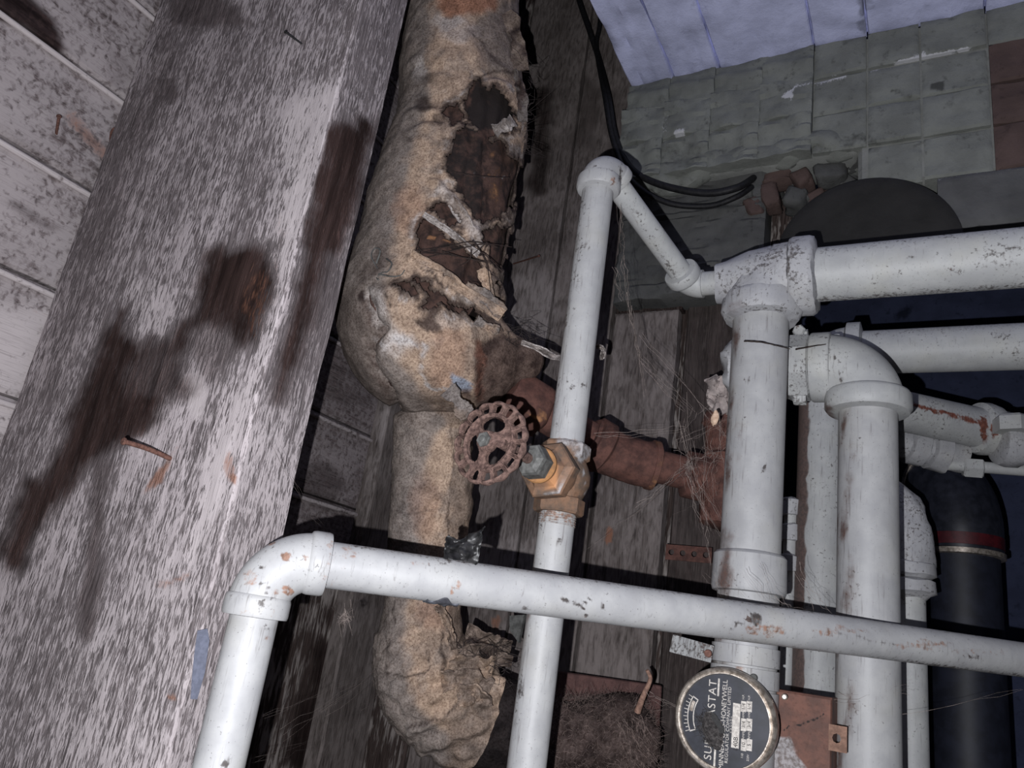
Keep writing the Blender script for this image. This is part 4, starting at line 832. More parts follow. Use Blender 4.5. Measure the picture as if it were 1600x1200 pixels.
def ins_disp(v):
    q = proj(v); n = fbm(v, 30, 4); cen = v.copy()
    nr = nrm_field(v); d = n * .0030 + fbm(v, 90, 3) * .0012
    qq = jit(v, q, 8, 50)
    d = d - .015 * lm(qq, [(568, 455), (584, 500), (602, 514), (580, 542), (579, 558), (598, 598), (620, 640)], 3, 8) + .006 * pm(qq, [(582, 455), (640, 440), (760, 520), (745, 620), (640, 620), (590, 560), (604, 514)], 12)
    d = d - .004 * lm(qq, [(752, 540), (756, 560), (749, 624)], 1, 3) + .0035 * pm(qq, [(656, 538), (740, 520), (745, 615), (690, 606), (668, 596)], 4)
    d = d + .004 * lm(qq, [(640, 402), (690, 430), (780, 492)], 5, 4) + .004 * lm(qq, [(676, 285), (712, 318), (745, 372)], 6, 4) - .003 * pm(qq, [(735, 30), (840, -20), (840, 130), (760, 120)], 5)
    d = d + .003 * np.sin(q[:, 1] * .09 + fbm(v, 20, 2) * 6) * pm(qq, [(640, 90), (800, 100), (800, 200), (640, 200)], 20)
    lo = q[:, 1] > 990
    d = d + np.where(lo, .004 * np.abs(fbm(v * [1, 1, 1], 45, 4)) * 2 + .0035 * np.sin((q[:, 0] * .55 + q[:, 1]) * .16 + fbm(v, 30, 2) * 5) * pm(qq, [(640, 1040), (800, 1030), (800, 1210), (640, 1210)], 20), 0)
    d = d + .005 * lm(qq, [(722, 668), (726, 800)], 8, 8)
    return v + nr * d[:, None]
_N = {}
def nrm_field(v): return _N['n']
lg = thing('lagged_pipe', 'fat pipe lagged in tan canvas, torn open to brown lining, bulging at its bend', 'pipe', (P(690, 300, 1.0)[0], P(690, 300, 1.0)[1], 0))
def lagging(name, rows, nring, seg, label=None, holes=False, clip=None):
    p, r = pathpx(rows, nring); v, f = sweep(p, r, seg, caps=not holes)
    cen = np.repeat(p, seg, 0); _N['n'] = (v - cen) / np.maximum(np.linalg.norm(v - cen, axis=1)[:, None], 1e-9)
    v2 = ins_disp(v); q = proj(v2)
    if holes:
        facing = ((v2 - CAM) * _N['n']).sum(1) < .25
        m = np.where(facing, holemask(v2, q), 99); out = m < 0
        inn = ss(9, 0, m); v2 = v2 + _N['n'] * ((.0025 * fbm(v2, 150, 2)) * inn)[:, None]
        f = [k for k in f if not (out[k[0]] and out[k[1]] and out[k[2]] and out[k[3]])]
    us_ = sorted({i for k in f for i in k}); mp_ = {o: n for n, o in enumerate(us_)}
    return part(name, (v2[us_], [tuple(mp_[i] for i in k) for k in f]), CANVAS, lg, label, paint=ins_col, cname='col', ang=70)
up = lagging('canvas_jacket', UP, 330, 230, 'tan canvas jacket, torn open in ragged holes', True)
sm = up.modifiers.new('thickness', 'SOLIDIFY'); sm.thickness = .0035; sm.offset = -1
LOW = [(678, 610, .965, 58), (675, 650, .962, 60), (676, 700, .955, 62), (675, 760, .95, 63), (670, 830, .94, 62), (664, 890, .93, 60), (660, 950, .92, 60), (656, 1010, .912, 71), (664, 1052, .908, 78), (684, 1086, .905, 80), (716, 1108, .905, 78), (752, 1122, .91, 74)]
lagging('canvas_sleeve', LOW, 260, 170, 'smoother tan canvas sleeve below the bend')
# brown lining seen through the holes: slightly smaller, with folds
pl_, rl_ = pathpx(UP[:12], 240); v_, f_ = sweep(pl_, rl_ - .0105, 150)
def lin_disp(v):
    q = proj(v); cen = np.repeat(pl_, 150, 0); n = (v - cen) / np.linalg.norm(v - cen, axis=1)[:, None]
    d = fbm(v * [1, 1, .25], 90, 4) * .005 + .0030 * np.sin(q[:, 0] * .22 + fbm(v, 18, 2) * 4) * .7 - .004 * lm(q, [(755, 225), (757, 280), (756, 340)], 1, 3)
    return v + n * d[:, None]
def lin_paint(v, q):
    qq = jit(v, q, 10, 70); return np.stack([lm(qq, [(712, 270), (793, 277)], 1.2, 1.2) * .7, np.maximum.reduce([pm(qq, [(705, 200), (757, 215), (757, 340), (700, 340), (690, 250)], 6) * .62, pm(qq, [(740, 125), (810, 125), (810, 205), (720, 205)], 6) * .85, em(qq, 770, 375, 25, 20) * .5, lm(qq, [(660, 392), (740, 382), (760, 378)], 3, 3) * .9]), np.maximum.reduce([em(qq, 775, 290, 14, 36) * .35, em(qq, 768, 240, 14, 8) * .3, lm(qq, [(668, 368), (705, 385)], 3, 3) * .6, lm(qq, [(668, 350), (700, 352)], 2, 2) * .3])], 1)
part('brown_lining', (v_, f_), LINING, lg, 'dark brown paper lining showing through the torn jacket', paint=lin_paint, disp=lin_disp)
# torn flaps and rags standing off the jacket
def rag(u, v, pts, w, d, sd, curl=.006):
    c = spline([P(x, y, d_) for (x, y), d_ in zip(pts, d)], 40); i = np.clip((u * 39).astype(int), 0, 39); t = np.gradient(c, axis=0); n = nrm(CAM - c.mean(0)); s = np.cross(t, n); s /= np.linalg.norm(s, axis=1)[:, None]
    ww = w * (.7 + .5 * fbm(np.stack([u * 5, u * 0 + sd, u * 0], 1), 1, 3))
    return c[i] + s[i] * ((v - .5) * ww)[:, None] + n * (curl * fbm(np.stack([u * 6, v * 2, u * 0 + sd], 1), 1, 3) + curl * .5 * (v - .5) ** 2 * 4)[:, None]
def clothcol(base, var):
    def fn(v, q): return mixc(np.repeat(base[None], len(v), 0), var, ss(-.2, .4, fbm(v, 60, 4)))
    return fn
RG = [('torn_strip', [(676, 288), (700, 308), (722, 338), (752, 386)], .016, (.905, .898, .896, .9), T_PALE, T_GB), ('torn_strip', [(662, 335), (700, 360), (748, 398)], .009, (.885, .882, .885), T_PALE * .9, T_GB),
      ('torn_strip', [(640, 400), (682, 424), (730, 456), (784, 494)], .020, (.862, .86, .862, .875), T_TAN, T_GB), ('torn_strip', [(728, 446), (755, 462), (786, 490)], .018, (.868, .868, .875), T_GB * 1.1, T_GREY),
      ('torn_strip', [(752, 420), (762, 445), (768, 472)], .016, (.883, .88, .885), T_TAN * 1.05, T_GB), ('torn_flap', [(772, 205), (792, 195), (802, 188)], .022, (.945, .945, .95), T_GREY, T_PALE),
      ('torn_flap', [(790, 20), (808, 60), (812, 110)], .030, (1.02, 1.01, 1.0), T_GB * .8, T_DARK), ('torn_flap', [(800, 110), (815, 150), (816, 190)], .022, (1.0, .985, .98), T_GREY * .8, T_DARK),
      ('torn_flap', [(744, 500), (765, 512), (780, 516)], .014, (.866, .87, .876), T_GREY, T_TAN), ('torn_flap', [(700, 608), (715, 626), (730, 652)], .022, (.838, .836, .838), T_GREY, T_GB)]
for k, (nm, pts, w, d, a, b) in enumerate(RG):
    part(nm, grid_patch(lambda u, v: rag(u, v, pts, w, d, 3.7 * k), 40, 9, .0018), CANVAS, lg, paint=clothcol(a, b), cname='col', ang=60)
# wires and dry stalks on the bulge
def wire(pts, n=26): return spline([P(*q) for q in pts], n)
wl_ = [wire([(604, 404, .87), (612, 412, .86), (606, 424, .855), (596, 426, .86), (590, 432, .86)]), wire([(592, 428, .86), (612, 432, .85), (626, 430, .85), (632, 422, .848)]), wire([(588, 412, .87), (594, 392, .87), (586, 388, .875), (580, 400, .87), (590, 420, .865)]), wire([(590, 436, .86), (591, 437, .855), (588, 434, .86)])]
part('wire_twist', strands(wl_, .0011, 7), DARKMETAL, lg, 'twist of grey wire')
st_ = [wire([(640, 392, .875), (700, 385, .865), (735, 378, .868), (800, 386, .90)]), wire([(652, 384, .87), (662, 394, .868), (700, 398, .865), (768, 410, .875)]), wire([(690, 392, .866), (730, 404, .866), (770, 412, .875)]), wire([(738, 375, .868), (752, 395, .87), (762, 420, .872), (768, 468, .876)]), wire([(744, 470, .868), (715, 452, .862), (680, 436, .86)]), wire([(655, 446, .858), (665, 455, .856)]), wire([(700, 266, .91), (740, 274, .905), (795, 278, .925)]), wire([(620, 272, .92), (650, 306, .9), (664, 314, .9)])]
st_ += [wire([(700 + random.uniform(-40, 60), 395 + random.uniform(-14, 14), .868), (720 + random.uniform(-30, 50), 395 + random.uniform(-16, 16), .864), (740 + random.uniform(-30, 60), 400 + random.uniform(-20, 30), .87)]) for _ in range(4)]
part('dry_stalks', strands(st_, .0008, 5), plain('dark_stalk', lin(58, 46, 42), lin(36, 28, 26), 300, .9, 0, 0), lg, 'dark dry stalks caught in the torn jacket')
# lower tuft, dark felt band and the hairy horizontal run
FE = cloth('dark_felt', 300, .8)
band = [(742, 1118, .912, 70), (765, 1128, .915, 71), (790, 1138, .92, 68), (806, 1142, .925, 60)]
p_, r_ = pathpx(band, 40); part('felt_band', sweep(p_, r_, 80), FE, lg, 'black felt band at the cut end of the jacket', paint=clothcol(lin(58, 52, 52), lin(38, 34, 35)), cname='col', disp=lambda v: v + fbm(v, 60, 3)[:, None] * .002)
for k, (pts, w, d) in enumerate([([(700, 1030), (730, 1020), (762, 1024), (800, 1034)], .026, (.88, .885, .9, .92)), ([(695, 1050), (730, 1040), (770, 1046)], .03, (.865, .87, .885)), ([(690, 1066), (725, 1060), (765, 1080)], .034, (.85, .85, .86)), ([(728, 990), (760, 1000), (798, 1012)], .03, (.93, .94, .96)), ([(715, 1090), (745, 1085), (755, 1110)], .03, (.84, .84, .845)), ([(685, 945), (702, 980), (708, 1015)], .012, (.865, .86, .86))]):
    part('torn_flap', grid_patch(lambda u, v: rag(u, v, pts, w, d, 9.1 * k, .014), 34, 16, .002), CANVAS, lg, paint=clothcol(T_GB, T_DARK if k in (0, 3) else T_TAN * .9), cname='col', ang=60)
fz = thing('felt_lagged_pipe', 'pipe run wrapped in shaggy brown hair felt behind the light grey pipe', 'pipe', P(930, 1160, .97))
FZR = [(790, 1135, .93, 56), (830, 1150, .945, 60), (880, 1158, .96, 62), (930, 1160, .972, 64), (980, 1160, .982, 66), (1003, 1162, .986, 58), (1012, 1162, .988, 40)]
p_, r_ = pathpx(FZR, 90); vz, fz_ = sweep(p_, r_, 90); part('felt_wrap', (vz, fz_), FE, fz, paint=clothcol(lin(104, 90, 86), lin(66, 56, 54)), cname='col', disp=lambda v: v + fbm(v, 34, 4)[:, None] * np.array([.010, .010, .016]))
HAIR = plain('felt_hair', lin(140, 122, 115), lin(78, 67, 64), 200, .9, 0, 0)
cz = np.repeat(p_, 90, 0); nz = (vz - cz) / np.linalg.norm(vz - cz, axis=1)[:, None]; hair = []
pick = [i for i in RNG.permutation(len(vz)) if (vz[i] - CAM) @ nz[i] < .35][:2600]
for i in pick:
    d0 = nrm(nz[i] * .35 + RNG.normal(0, .55, 3) + EZ * .25); l = random.uniform(.006, .016); b = vz[i]; c2 = RNG.normal(0, .4, 3)
    hair.append([b, b + d0 * l * .5, b + (d0 + nrm(c2) * .5) * l])
hb = part('felt_hair', strands(hair, .00022, 3), HAIR, fz); hb['kind'] = 'stuff'
fr_ = []
for i in range(150):
    x = random.uniform(965, 1010); y = random.uniform(1115, 1200); b = P(x, y, .93 + random.uniform(0, .02)); e = P(x + random.uniform(-8, 26), y + random.uniform(20, 42), .925)
    fr_.append([b, (b + e) / 2 + RNG.normal(0, .002, 3), e])
fb = part('frayed_fringe', strands(fr_, .0006, 4), HAIR, fz, 'frayed fringe of loose fibres at the end of the felt'); fb['kind'] = 'stuff'
tag(part('rope_end', sweep(spline([P(996, 1112, .93), P(1005, 1088, .925), P(1014, 1068, .925), P(1016, 1058, .925), P(1011, 1047, .925)], 26), np.linspace(.0042, .0022, 26), 10), plain('tan_rope', lin(176, 140, 122), lin(136, 106, 94), 200, .9, 0, .8), base=P(1000, 1110, .93)), 'frayed tan rope end sticking up out of the shaggy felt', 'rope')
w0 = [spline([P(786, 516, .90), P(806, 516, .90), P(830, 528, .90), P(848, 548, .91), P(862, 560, .92)], 24), spline([P(845, 540, .9), P(862, 552, .91), P(880, 556, .92)], 12)]
for nm_, pts_, w_r, dd_, sd_r, n_, lb_ in (('rag_strip', [(815, 535), (842, 545), (862, 556), (880, 560)], .010, (.90, .905, .91, .93), 2.2, 40, 'pale twisted rag strip tied behind the light grey pipe'), ('rag_end', [(928, 540), (942, 545), (940, 562)], .006, (.93, .93, .94), 5.2, 20, 'small pale rag end peeping out right of the light grey pipe')):
    tag(part(nm_, grid_patch(lambda u, v: rag(u, v, pts_, w_r, dd_, sd_r, .012), n_, 7, .0015), CANVAS, base=P(*pts_[1], dd_[1]), paint=clothcol(T_PALE, T_GREY), cname='col'), lb_, 'rag')
hd_ = [wire([(x, y, d), (x + random.uniform(-20, 20), y + random.uniform(-16, 16), d), (x + random.uniform(-36, 36), y + random.uniform(-24, 24), d)], 8) for x, y, d in [(random.uniform(700, 800), random.uniform(1000, 1070), .88) for _ in range(60)] + [(random.uniform(780, 840), random.uniform(505, 540), .905) for _ in range(26)] + [(random.uniform(812, 832), random.uniform(95, 245), 1.0) for _ in range(46)]]
hh = part('loose_fibres', strands(hd_, .0004, 3), plain('dark_fibre', lin(52, 44, 42), lin(34, 28, 28), 300, .9, 0, 0), lg); hh['kind'] = 'stuff'

# ================================================================== rusty branch pipe behind the valve
rb = thing('rusty_branch_pipe', 'rust brown pipe with couplings running level behind the valve', 'pipe', P(960, 720, 1.0))
ra, rb_, rc = P(800, 615, .965), P(965, 714, .99), P(1125, 752, 1.0); d1 = nrm(rb_ - ra); d2 = nrm(rc - rb_)
part('pipe_section', rod(ra, rb_, .024, 36), RUST_PIPE, rb)
part('coupling', lathe(P(822, 630, .968), d1, [(-.03, .024), (-.027, .034), (.020, .035), (.026, .032), (.03, .024)], 40), RUST_PIPE, rb, disp=lump(50, .004), paint=lambda v, q: np.stack([zero(v), zero(v), np.maximum(em(jit(v, q), 853, 655, 4, 12) * .45, em(jit(v, q), 846, 660, 7, 3) * .6)], 1))
part('elbow', sweep(spline([rb_ - d1 * .045, rb_ - d1 * .01, rb_ + d2 * .012, rb_ + d2 * .05], 20), .030, 40), RUST_PIPE, rb, disp=lump(50, .004))
part('collar', lathe(rb_ - d1 * .030, d1, [(-.012, .030), (-.010, .0345), (.008, .0345), (.012, .030)], 40), RUST_PIPE, rb, paint=lambda v, q: np.stack([lm(jit(v, q), [(966, 698), (966, 722), (958, 728)], 1.2, 1.2), zero(v), em(jit(v, q), 960, 725, 5, 4) * .8], 1))
part('collar', lathe(rb_ + d2 * .046, d2, [(-.004, .026), (-.003, .0325), (.004, .0325), (.006, .026)], 40), RUST_PIPE, rb, paint=lambda v, q: np.stack([zero(v), zero(v), zero(v) + .35], 1))
part('pipe_section', rod(rb_ + d2 * .03, rc, .0215, 36), RUST_PIPE, rb)
part('coupling', lathe(P(1092, 745, 1.0), d2, [(-.022, .022), (-.018, .030), (.018, .031), (.022, .022)], 40), RUST_PIPE, rb, disp=lump(60, .003), paint=lambda v, q: np.stack([zero(v), zero(v), zero(v) + .2], 1))
fc = P(1128, 740, 1.005)
part('cross_fitting', merge(lathe(fc + EZ * .085, -EZ, [(0, .016), (.004, .026), (.02, .028), (.026, .023), (.06, .024), (.064, .031), (.10, .032), (.106, .026), (.15, .026), (.155, .018)], 32)), RUST_PIPE, rb, disp=lump(50, .005), paint=lambda v, q: np.stack([em(jit(v, q), 1121, 740, 5, 6) * .9, zero(v), zero(v)], 1))
tag(part('crumpled_wad', grid_patch(lambda u, v: P(1128, 615, .95) + np.stack([(u - .5) * .036, .012 * fbm(np.stack([u * 4, v * 4, u * 0], 1), 1, 3), (v - .5) * .055], 1) * (1 - .5 * np.abs(u[:, None] - .5)) + np.stack([fbm(np.stack([u * 5 + i, v * 5, u * 0 + i], 1), 1, 3) for i in range(3)], 1) * .012, 26, 26, .004), plain('pale_plaster_wad', lin(178, 166, 162), lin(140, 130, 128), 120, .9), base=P(1125, 620, .95)), 'pale crumpled wad wedged beside the tee pipe', 'wad')

# perforated strap, red board, cables
s0, s1 = P(1040, 862, 1.17), P(1112, 868, 1.14); sd_ = nrm(s1 - s0); L_ = np.linalg.norm(s1 - s0)
pv, pf, nh, w_ = [], [], 4, .023; cell_ = L_ / nh; up_ = nrm(np.cross(sd_, EY)) ; up_ = up_ if up_[2] > 0 else -up_
for k in range(nh):
    c = s0 + sd_ * cell_ * (k + .5); o = len(pv); a8 = np.arange(8) * math.pi / 4
    sq = [(1, 0), (1, 1), (0, 1), (-1, 1), (-1, 0), (-1, -1), (0, -1), (1, -1)]
    for y in (0, .002):
        for a in a8: pv.append(c + (sd_ * math.cos(a) + up_ * math.sin(a)) * .0046 + EY * y)
        for (x, z) in sq: pv.append(c + sd_ * x * cell_ / 2 * (1 if abs(x) == 1 else 1) + up_ * z * w_ / 2 + EY * y)
    for j in range(8):
        i2 = (j + 1) % 8; pf += [(o + j, o + 8 + j, o + 8 + i2, o + i2), (o + 16 + i2, o + 24 + i2, o + 24 + j, o + 16 + j), (o + j, o + i2, o + 16 + i2, o + 16 + j), (o + 8 + i2, o + 8 + j, o + 24 + j, o + 24 + i2)]
tag(part('perforated_strap', (np.array(pv), pf), RUST_PIPE, base=(s0 + s1) / 2), 'short rusty strap with a row of round holes on the planks', 'strap')
rbx = P(950, 1095, 1.08); ax_ = nrm(P(1015, 1092, 1.07) - P(888, 1074, 1.09))
tag(part('rusty_board', block(rbx, (.145, .02, .06), [ax_, np.cross(nrm(np.cross(ax_, EY)), ax_), nrm(np.cross(ax_, EY))]), rusty('dull_red_steel', lin(108, 80, 76), lin(84, 62, 60), 40), base=rbx), 'dull red rusty steel channel lying behind the shaggy felt', 'channel')
tri = [P(795, 962, 1.0), P(818, 960, .99), P(815, 1005, .99), P(800, 985, 1.0)]
to = np.mean(tri, 0); tag(part('metal_offcut', plate([((p - to)[0], (p - to)[2]) for p in tri], to, EX, EZ, EY, .006), DARKMETAL, base=to), 'dark triangular metal offcut under the crossing pipe', 'offcut')
CB = plain('black_cable', lin(34, 33, 36), lin(20, 20, 22), 200, .6)
YC = YB - .03
c1 = [onY(896, -40, YC), onY(905, 0, YC), onY(922, 50, YC), onY(935, 90, YC), onY(950, 150, YM - .015), onY(962, 215, YM - .012), onY(985, 262, YM - .012), onY(1030, 288, YM - .012), onY(1100, 302, YM - .005), onY(1150, 294, YM), onY(1178, 278, YM + .03)]
tag(part('cable', sweep(spline(c1, 90), .0062, 12), CB, base=c1[0]), 'black cable sagging from the planks along the lower edge of the limewashed band', 'cable')
c2 = [onY(932, -40, YC), onY(938, 0, YC), onY(937, 40, YC), onY(932, 75, YC - .008), onY(945, 150, YM - .03), onY(958, 220, YM - .028), onY(985, 280, YM - .022), onY(1040, 316, YM - .005), onY(1105, 322, YM + .01), onY(1150, 308, YM + .01), onY(1175, 292, YM + .03)]
tag(part('cable', sweep(spline(c2, 90), .0050, 12), CB, base=c2[0]), 'thinner black cable hanging lower, just below its neighbour', 'cable')
fcv = onY(1352, 397, YM - .014)
tag(part('flue_cover', lathe(fcv, -EY, [(-.02, .125), (0, .129), (.004, .129), (.009, .122), (.011, .108), (.009, .09), (.010, .01)], 72), M_PLATE, base=fcv, disp=lambda v: np.stack([v[:, 0], v[:, 1], np.maximum(v[:, 2], onY(1352, 425, YM)[2])], 1)), 'dark smooth round flue cover half hidden above the thick cross pipe', 'flue cover')
nb = onY(803, 412, YB); tag(nail(None, nb, onY(842, 400, YB - .05), .0016, 1.6, name='nail'), 'thin rusty nail sticking out of the plank beside the torn lagging', 'nail')

# ================================================================== dial controller
GD = .695; GC = P(1132, 1126, GD); GR = 79 * GD / F
dc = thing('dial_controller', 'round black dial controller with a worn steel rim and rusty box body', 'controller', GC + np.array([0, .05, -.06]))
part('dial_plate', lathe(GC, -EY, [(-.016, GR * .90), (0, GR * .90), (.0005, .001)], 72), DIAL, dc, 'black dial face with pale print')
part('bezel', lathe(GC, -EY, [(-.020, GR * .93), (-.016, GR * .985), (-.004, GR), (.0015, GR * .99), (.0035, GR * .955), (.0022, GR * .925), (.0018, GR * .905), (.0030, GR * .893), (.0030, GR * .872), (.0008, GR * .862), (-.003, GR * .862)], 80, True), STEEL, dc, 'worn steel rim', paint=lambda v, q: np.stack([zero(v)] * 3, 1))
bx = P(1246, 1136, .725); by = bx[1]
bl_ = onY(1176, 1080, by); br_ = onY(1300, 1081, by); bw = br_[0] - bl_[0]
b_c = np.array([(bl_[0] + br_[0]) / 2, by + .032, (bl_[2] + br_[2]) / 2 - .065])
def paint_box(v, q):
    qq = jit(v, q, 8, 90); return np.stack([np.maximum(pm(qq, [(1190, 1200), (1215, 1150), (1232, 1152), (1250, 1180), (1262, 1210), (1190, 1215)], 7), em(qq, 1212, 1132, 6, 14) * .8) * .9, np.maximum(lm(qq, [(1212, 1144), (1250, 1134), (1290, 1114)], 1.1, 1.4), em(qq, 1250, 1110, 30, 16) * .2), em(qq, 1200, 1092, 14, 10) * .2], 1)
bd = slab((bl_[0], by, b_c[2] - .065), EX, EZ, -EY, bw, .130, .055, 60, 60, .0006, .002, .0003, 5.1, None, (.1, .5, 1.0))
part('box_body', bd, RUST_BOX, dc, paint=paint_box)
part('screw', lathe(P(1226, 1089, .721), -EY, [(0, .0028), (.0012, .0028), (.0022, .0018)], 16), STEEL, dc)
e0 = onY(1309, 1154, by - .002); ea = []
ho = 20
eo = []; hx, hz = .0078, .0112
pts_o = [(hx * sx, hz * sz) for sx, sz in ((1, 0), (1, 1), (0, 1), (-1, 1), (-1, 0), (-1, -1), (0, -1), (1, -1))]
pts_i = [(.0038 * math.cos(k * math.pi / 4) - .001, .0042 * math.sin(k * math.pi / 4)) for k in range(8)]
ev = [e0 + EX * x + EZ * z + EY * y for y in (0, .003) for x, z in pts_o + pts_i]; ef = []
for j in range(8):
    i2 = (j + 1) % 8; ef += [(j, 8 + j, 8 + i2, i2), (16 + i2, 24 + i2, 24 + j, 16 + j), (j, i2, 16 + i2, 16 + j), (8 + i2, 8 + j, 24 + j, 24 + i2)]
part('mounting_ear', (np.array(ev), ef), rusty('ear_steel', lin(150, 118, 102), lin(116, 90, 78), 90), dc, 'brown mounting ear with a round hole', ang=30)
def ink(name, poly, z=.0009, mat=WHITE_INK): 
    return plate(poly, GC - EY * z, EX, EZ, EY, .0003)
def rect(x0, y0, x1, y1):                      # pixel corners on the dial
    a = onY(x0, y0, GC[1]) - GC; b = onY(x1, y1, GC[1]) - GC; return [(a[0], b[2]), (b[0], b[2]), (b[0], a[2]), (a[0], a[2])]
marks = [ink('', rect(1122.5, 1060, 1123.8, 1088)), ink('', rect(1116.5, 1168, 1117.8, 1198)), ink('', rect(1146, 1098, 1154.5, 1170))]
for r_ in ((1095, 1113), (1122, 1143), (1154, 1174)):
    for c_ in ((1158.5, 1166), (1167.2, 1175)): marks.append(ink('', rect(c_[0], r_[0], c_[1], r_[1])))
px2w = GD / F
def arc(r0, r1, a0, a1, n=24):
    t = np.radians(np.linspace(a0, a1, n)); return [(r1 * math.cos(x), r1 * math.sin(x)) for x in t] + [(r0 * math.cos(x), r0 * math.sin(x)) for x in t[::-1]]
def ringband(r, w, a0, a1): return ink('', arc(r - w / 2, r + w / 2, a0, a1))
rs_ = 53 * px2w
marks += [ringband(rs_ + 4.5 * px2w, 1.6 * px2w, 152, 204), ringband(rs_ - 4.5 * px2w, 1.6 * px2w, 152, 204), ringband(rs_, 10 * px2w, 150.5, 152.4), ringband(rs_, 10 * px2w, 203.6, 205.5)]
for k in range(11):
    a = 153 + k * 5; L = 4.6 if k % 2 else 6.5; t = math.radians(a); u = np.array([math.cos(t), math.sin(t)]); s_ = np.array([-u[1], u[0]]); r0, r1 = rs_ + 5 * px2w, rs_ + (5 + L) * px2w
    marks.append(ink('', [tuple(u * r0 - s_ * .5 * px2w), tuple(u * r1 - s_ * .5 * px2w), tuple(u * r1 + s_ * .5 * px2w), tuple(u * r0 + s_ * .5 * px2w)]))
part('dial_markings', merge(*marks), WHITE_INK, dc, 'pale printed scale, bars and squares')
part('slider_pointer', ink('', arc(rs_ - 2.6 * px2w, rs_ + 2.6 * px2w, 157, 174)), STEEL, dc)
def words(txt, x, y, size, mat, name='lettering', ang=math.pi / 2, z=.0010, spacing=1.0):
    c = bpy.data.curves.new(name, 'FONT'); c.body = txt; c.size = size; c.align_x = 'CENTER'; c.align_y = 'CENTER'; c.extrude = .0001; c.space_character = spacing
    tmp = bpy.data.objects.new(name, c); COL.objects.link(tmp); dg = bpy.context.evaluated_depsgraph_get(); me = bpy.data.meshes.new_from_object(tmp.evaluated_get(dg)); bpy.data.objects.remove(tmp)
    v = np.array([tuple(k.co) for k in me.vertices]); fcs = [tuple(p.vertices) for p in me.polygons]; bpy.data.meshes.remove(me)
    o = onY(x, y, GC[1]) - EY * z; ca, sa = math.cos(ang), math.sin(ang); U = EX * ca + EZ * sa; W = -EX * sa + EZ * ca
    return part(name, (o + v[:, :1] * U + v[:, 1:2] * W - EY * v[:, 2:3], fcs), mat, dc, ang=10)
DARK_INK = plain('dark_print', lin(40, 38, 40), lin(28, 26, 28), 400, .7, 0, 0)
words('SUPER', 1108, 1160, 14 * px2w * 1.18, WHITE_INK, spacing=1.12); words('ASTAT', 1113.5, 1091, 14.5 * px2w * 1.18, WHITE_INK, spacing=1.12)
words('MINNEAPOLIS-HONEYWELL', 1130.5, 1131, 8.4 * px2w * 1.25, WHITE_INK, spacing=.98)
words('REGULATOR COMPANY LIMITED', 1138, 1132, 5.6 * px2w * 1.25, WHITE_INK, spacing=1.08); words('CANADA', 1143, 1132, 4.2 * px2w, WHITE_INK, spacing=1.6)
words('L40B', 1150, 1162, 9.5 * px2w, DARK_INK, z=.0013)
for (x, y, t) in ((1162.3, 1104, '1/4'), (1171, 1104, '1/4'), (1162.3, 1132, '3/4'), (1171, 1132, '3/4'), (1162.3, 1164, '10'), (1171, 1164, '5')): words(t, x, y, 7.5 * px2w, DARK_INK, z=.0013)
for (x, y, t) in ((1162, 1089, 'H.P.'), (1171, 1090, 'H.P.'), (1162, 1117, 'AMP'), (1171, 1117, 'AMP'), (1162, 1149, 'AMPS'), (1171, 1149, 'AMPS'), (1160, 1181, '110'), (1169, 1184, '220V')): words(t, x, y, 4.6 * px2w, WHITE_INK)
# dust bloom on the dial
def dust(u, v):
    r = np.sqrt(v); a = u * 2 * math.pi; ex = .0145 * (1 + .45 * fbm(np.stack([np.cos(a), np.sin(a), a * 0], 1), 1.3, 3)); o = onY(1108, 1138, GC[1]) - EY * .0008
    x = ex * r * np.cos(a) * .75 + .004 * r; z = ex * r * np.sin(a) * 1.0; h = .0045 * (1 - r ** 1.5) * (1 + .8 * fbm(np.stack([x, z, x * 0], 1), 260, 3))
    return o + x[:, None] * EX + (z + x * -.5)[:, None] * EZ - h[:, None] * EY
DUST = plain('grey_fluff', lin(92, 88, 87), lin(52, 50, 50), 420, .98, 0, 1.0, 0)
part('dust_bloom', grid_patch(dust, 40, 16, .0006), DUST, dc, 'patch of grey fluff on the dial')
fl_ = []
for _ in range(320):
    a = random.uniform(0, 6.283); r = random.random() ** .6 * .015; b = onY(1110, 1138, GC[1]) + EX * r * math.cos(a) * .8 + EZ * (r * math.sin(a) - .4 * r * math.cos(a)) - EY * .002
    fl_.append([b, b + np.array([random.uniform(-.003, .003), -.003, random.uniform(-.003, .003)]), b + np.array([random.uniform(-.006, .006), -.004, random.uniform(-.006, .006)])])
ff = part('fluff_hairs', strands(fl_, .00014, 3), DUST, dc); ff['kind'] = 'stuff'
patch_pts = [onY(x, y, GC[1]) for x, y in ((1114, 1112), (1122, 1118), (1128, 1130), (1134, 1138), (1134, 1146), (1126, 1144), (1122, 1132), (1114, 1124))]
ho_ = np.mean(patch_pts, 0); part('black_patch', plate([((p - ho_)[0], (p - ho_)[2]) for p in patch_pts], ho_ - EY * .0052, EX, EZ, EY, .0004), BLACK, dc, 'ragged black patch on the fluff')  # flat black plate lying over the fluff, no opening behind it

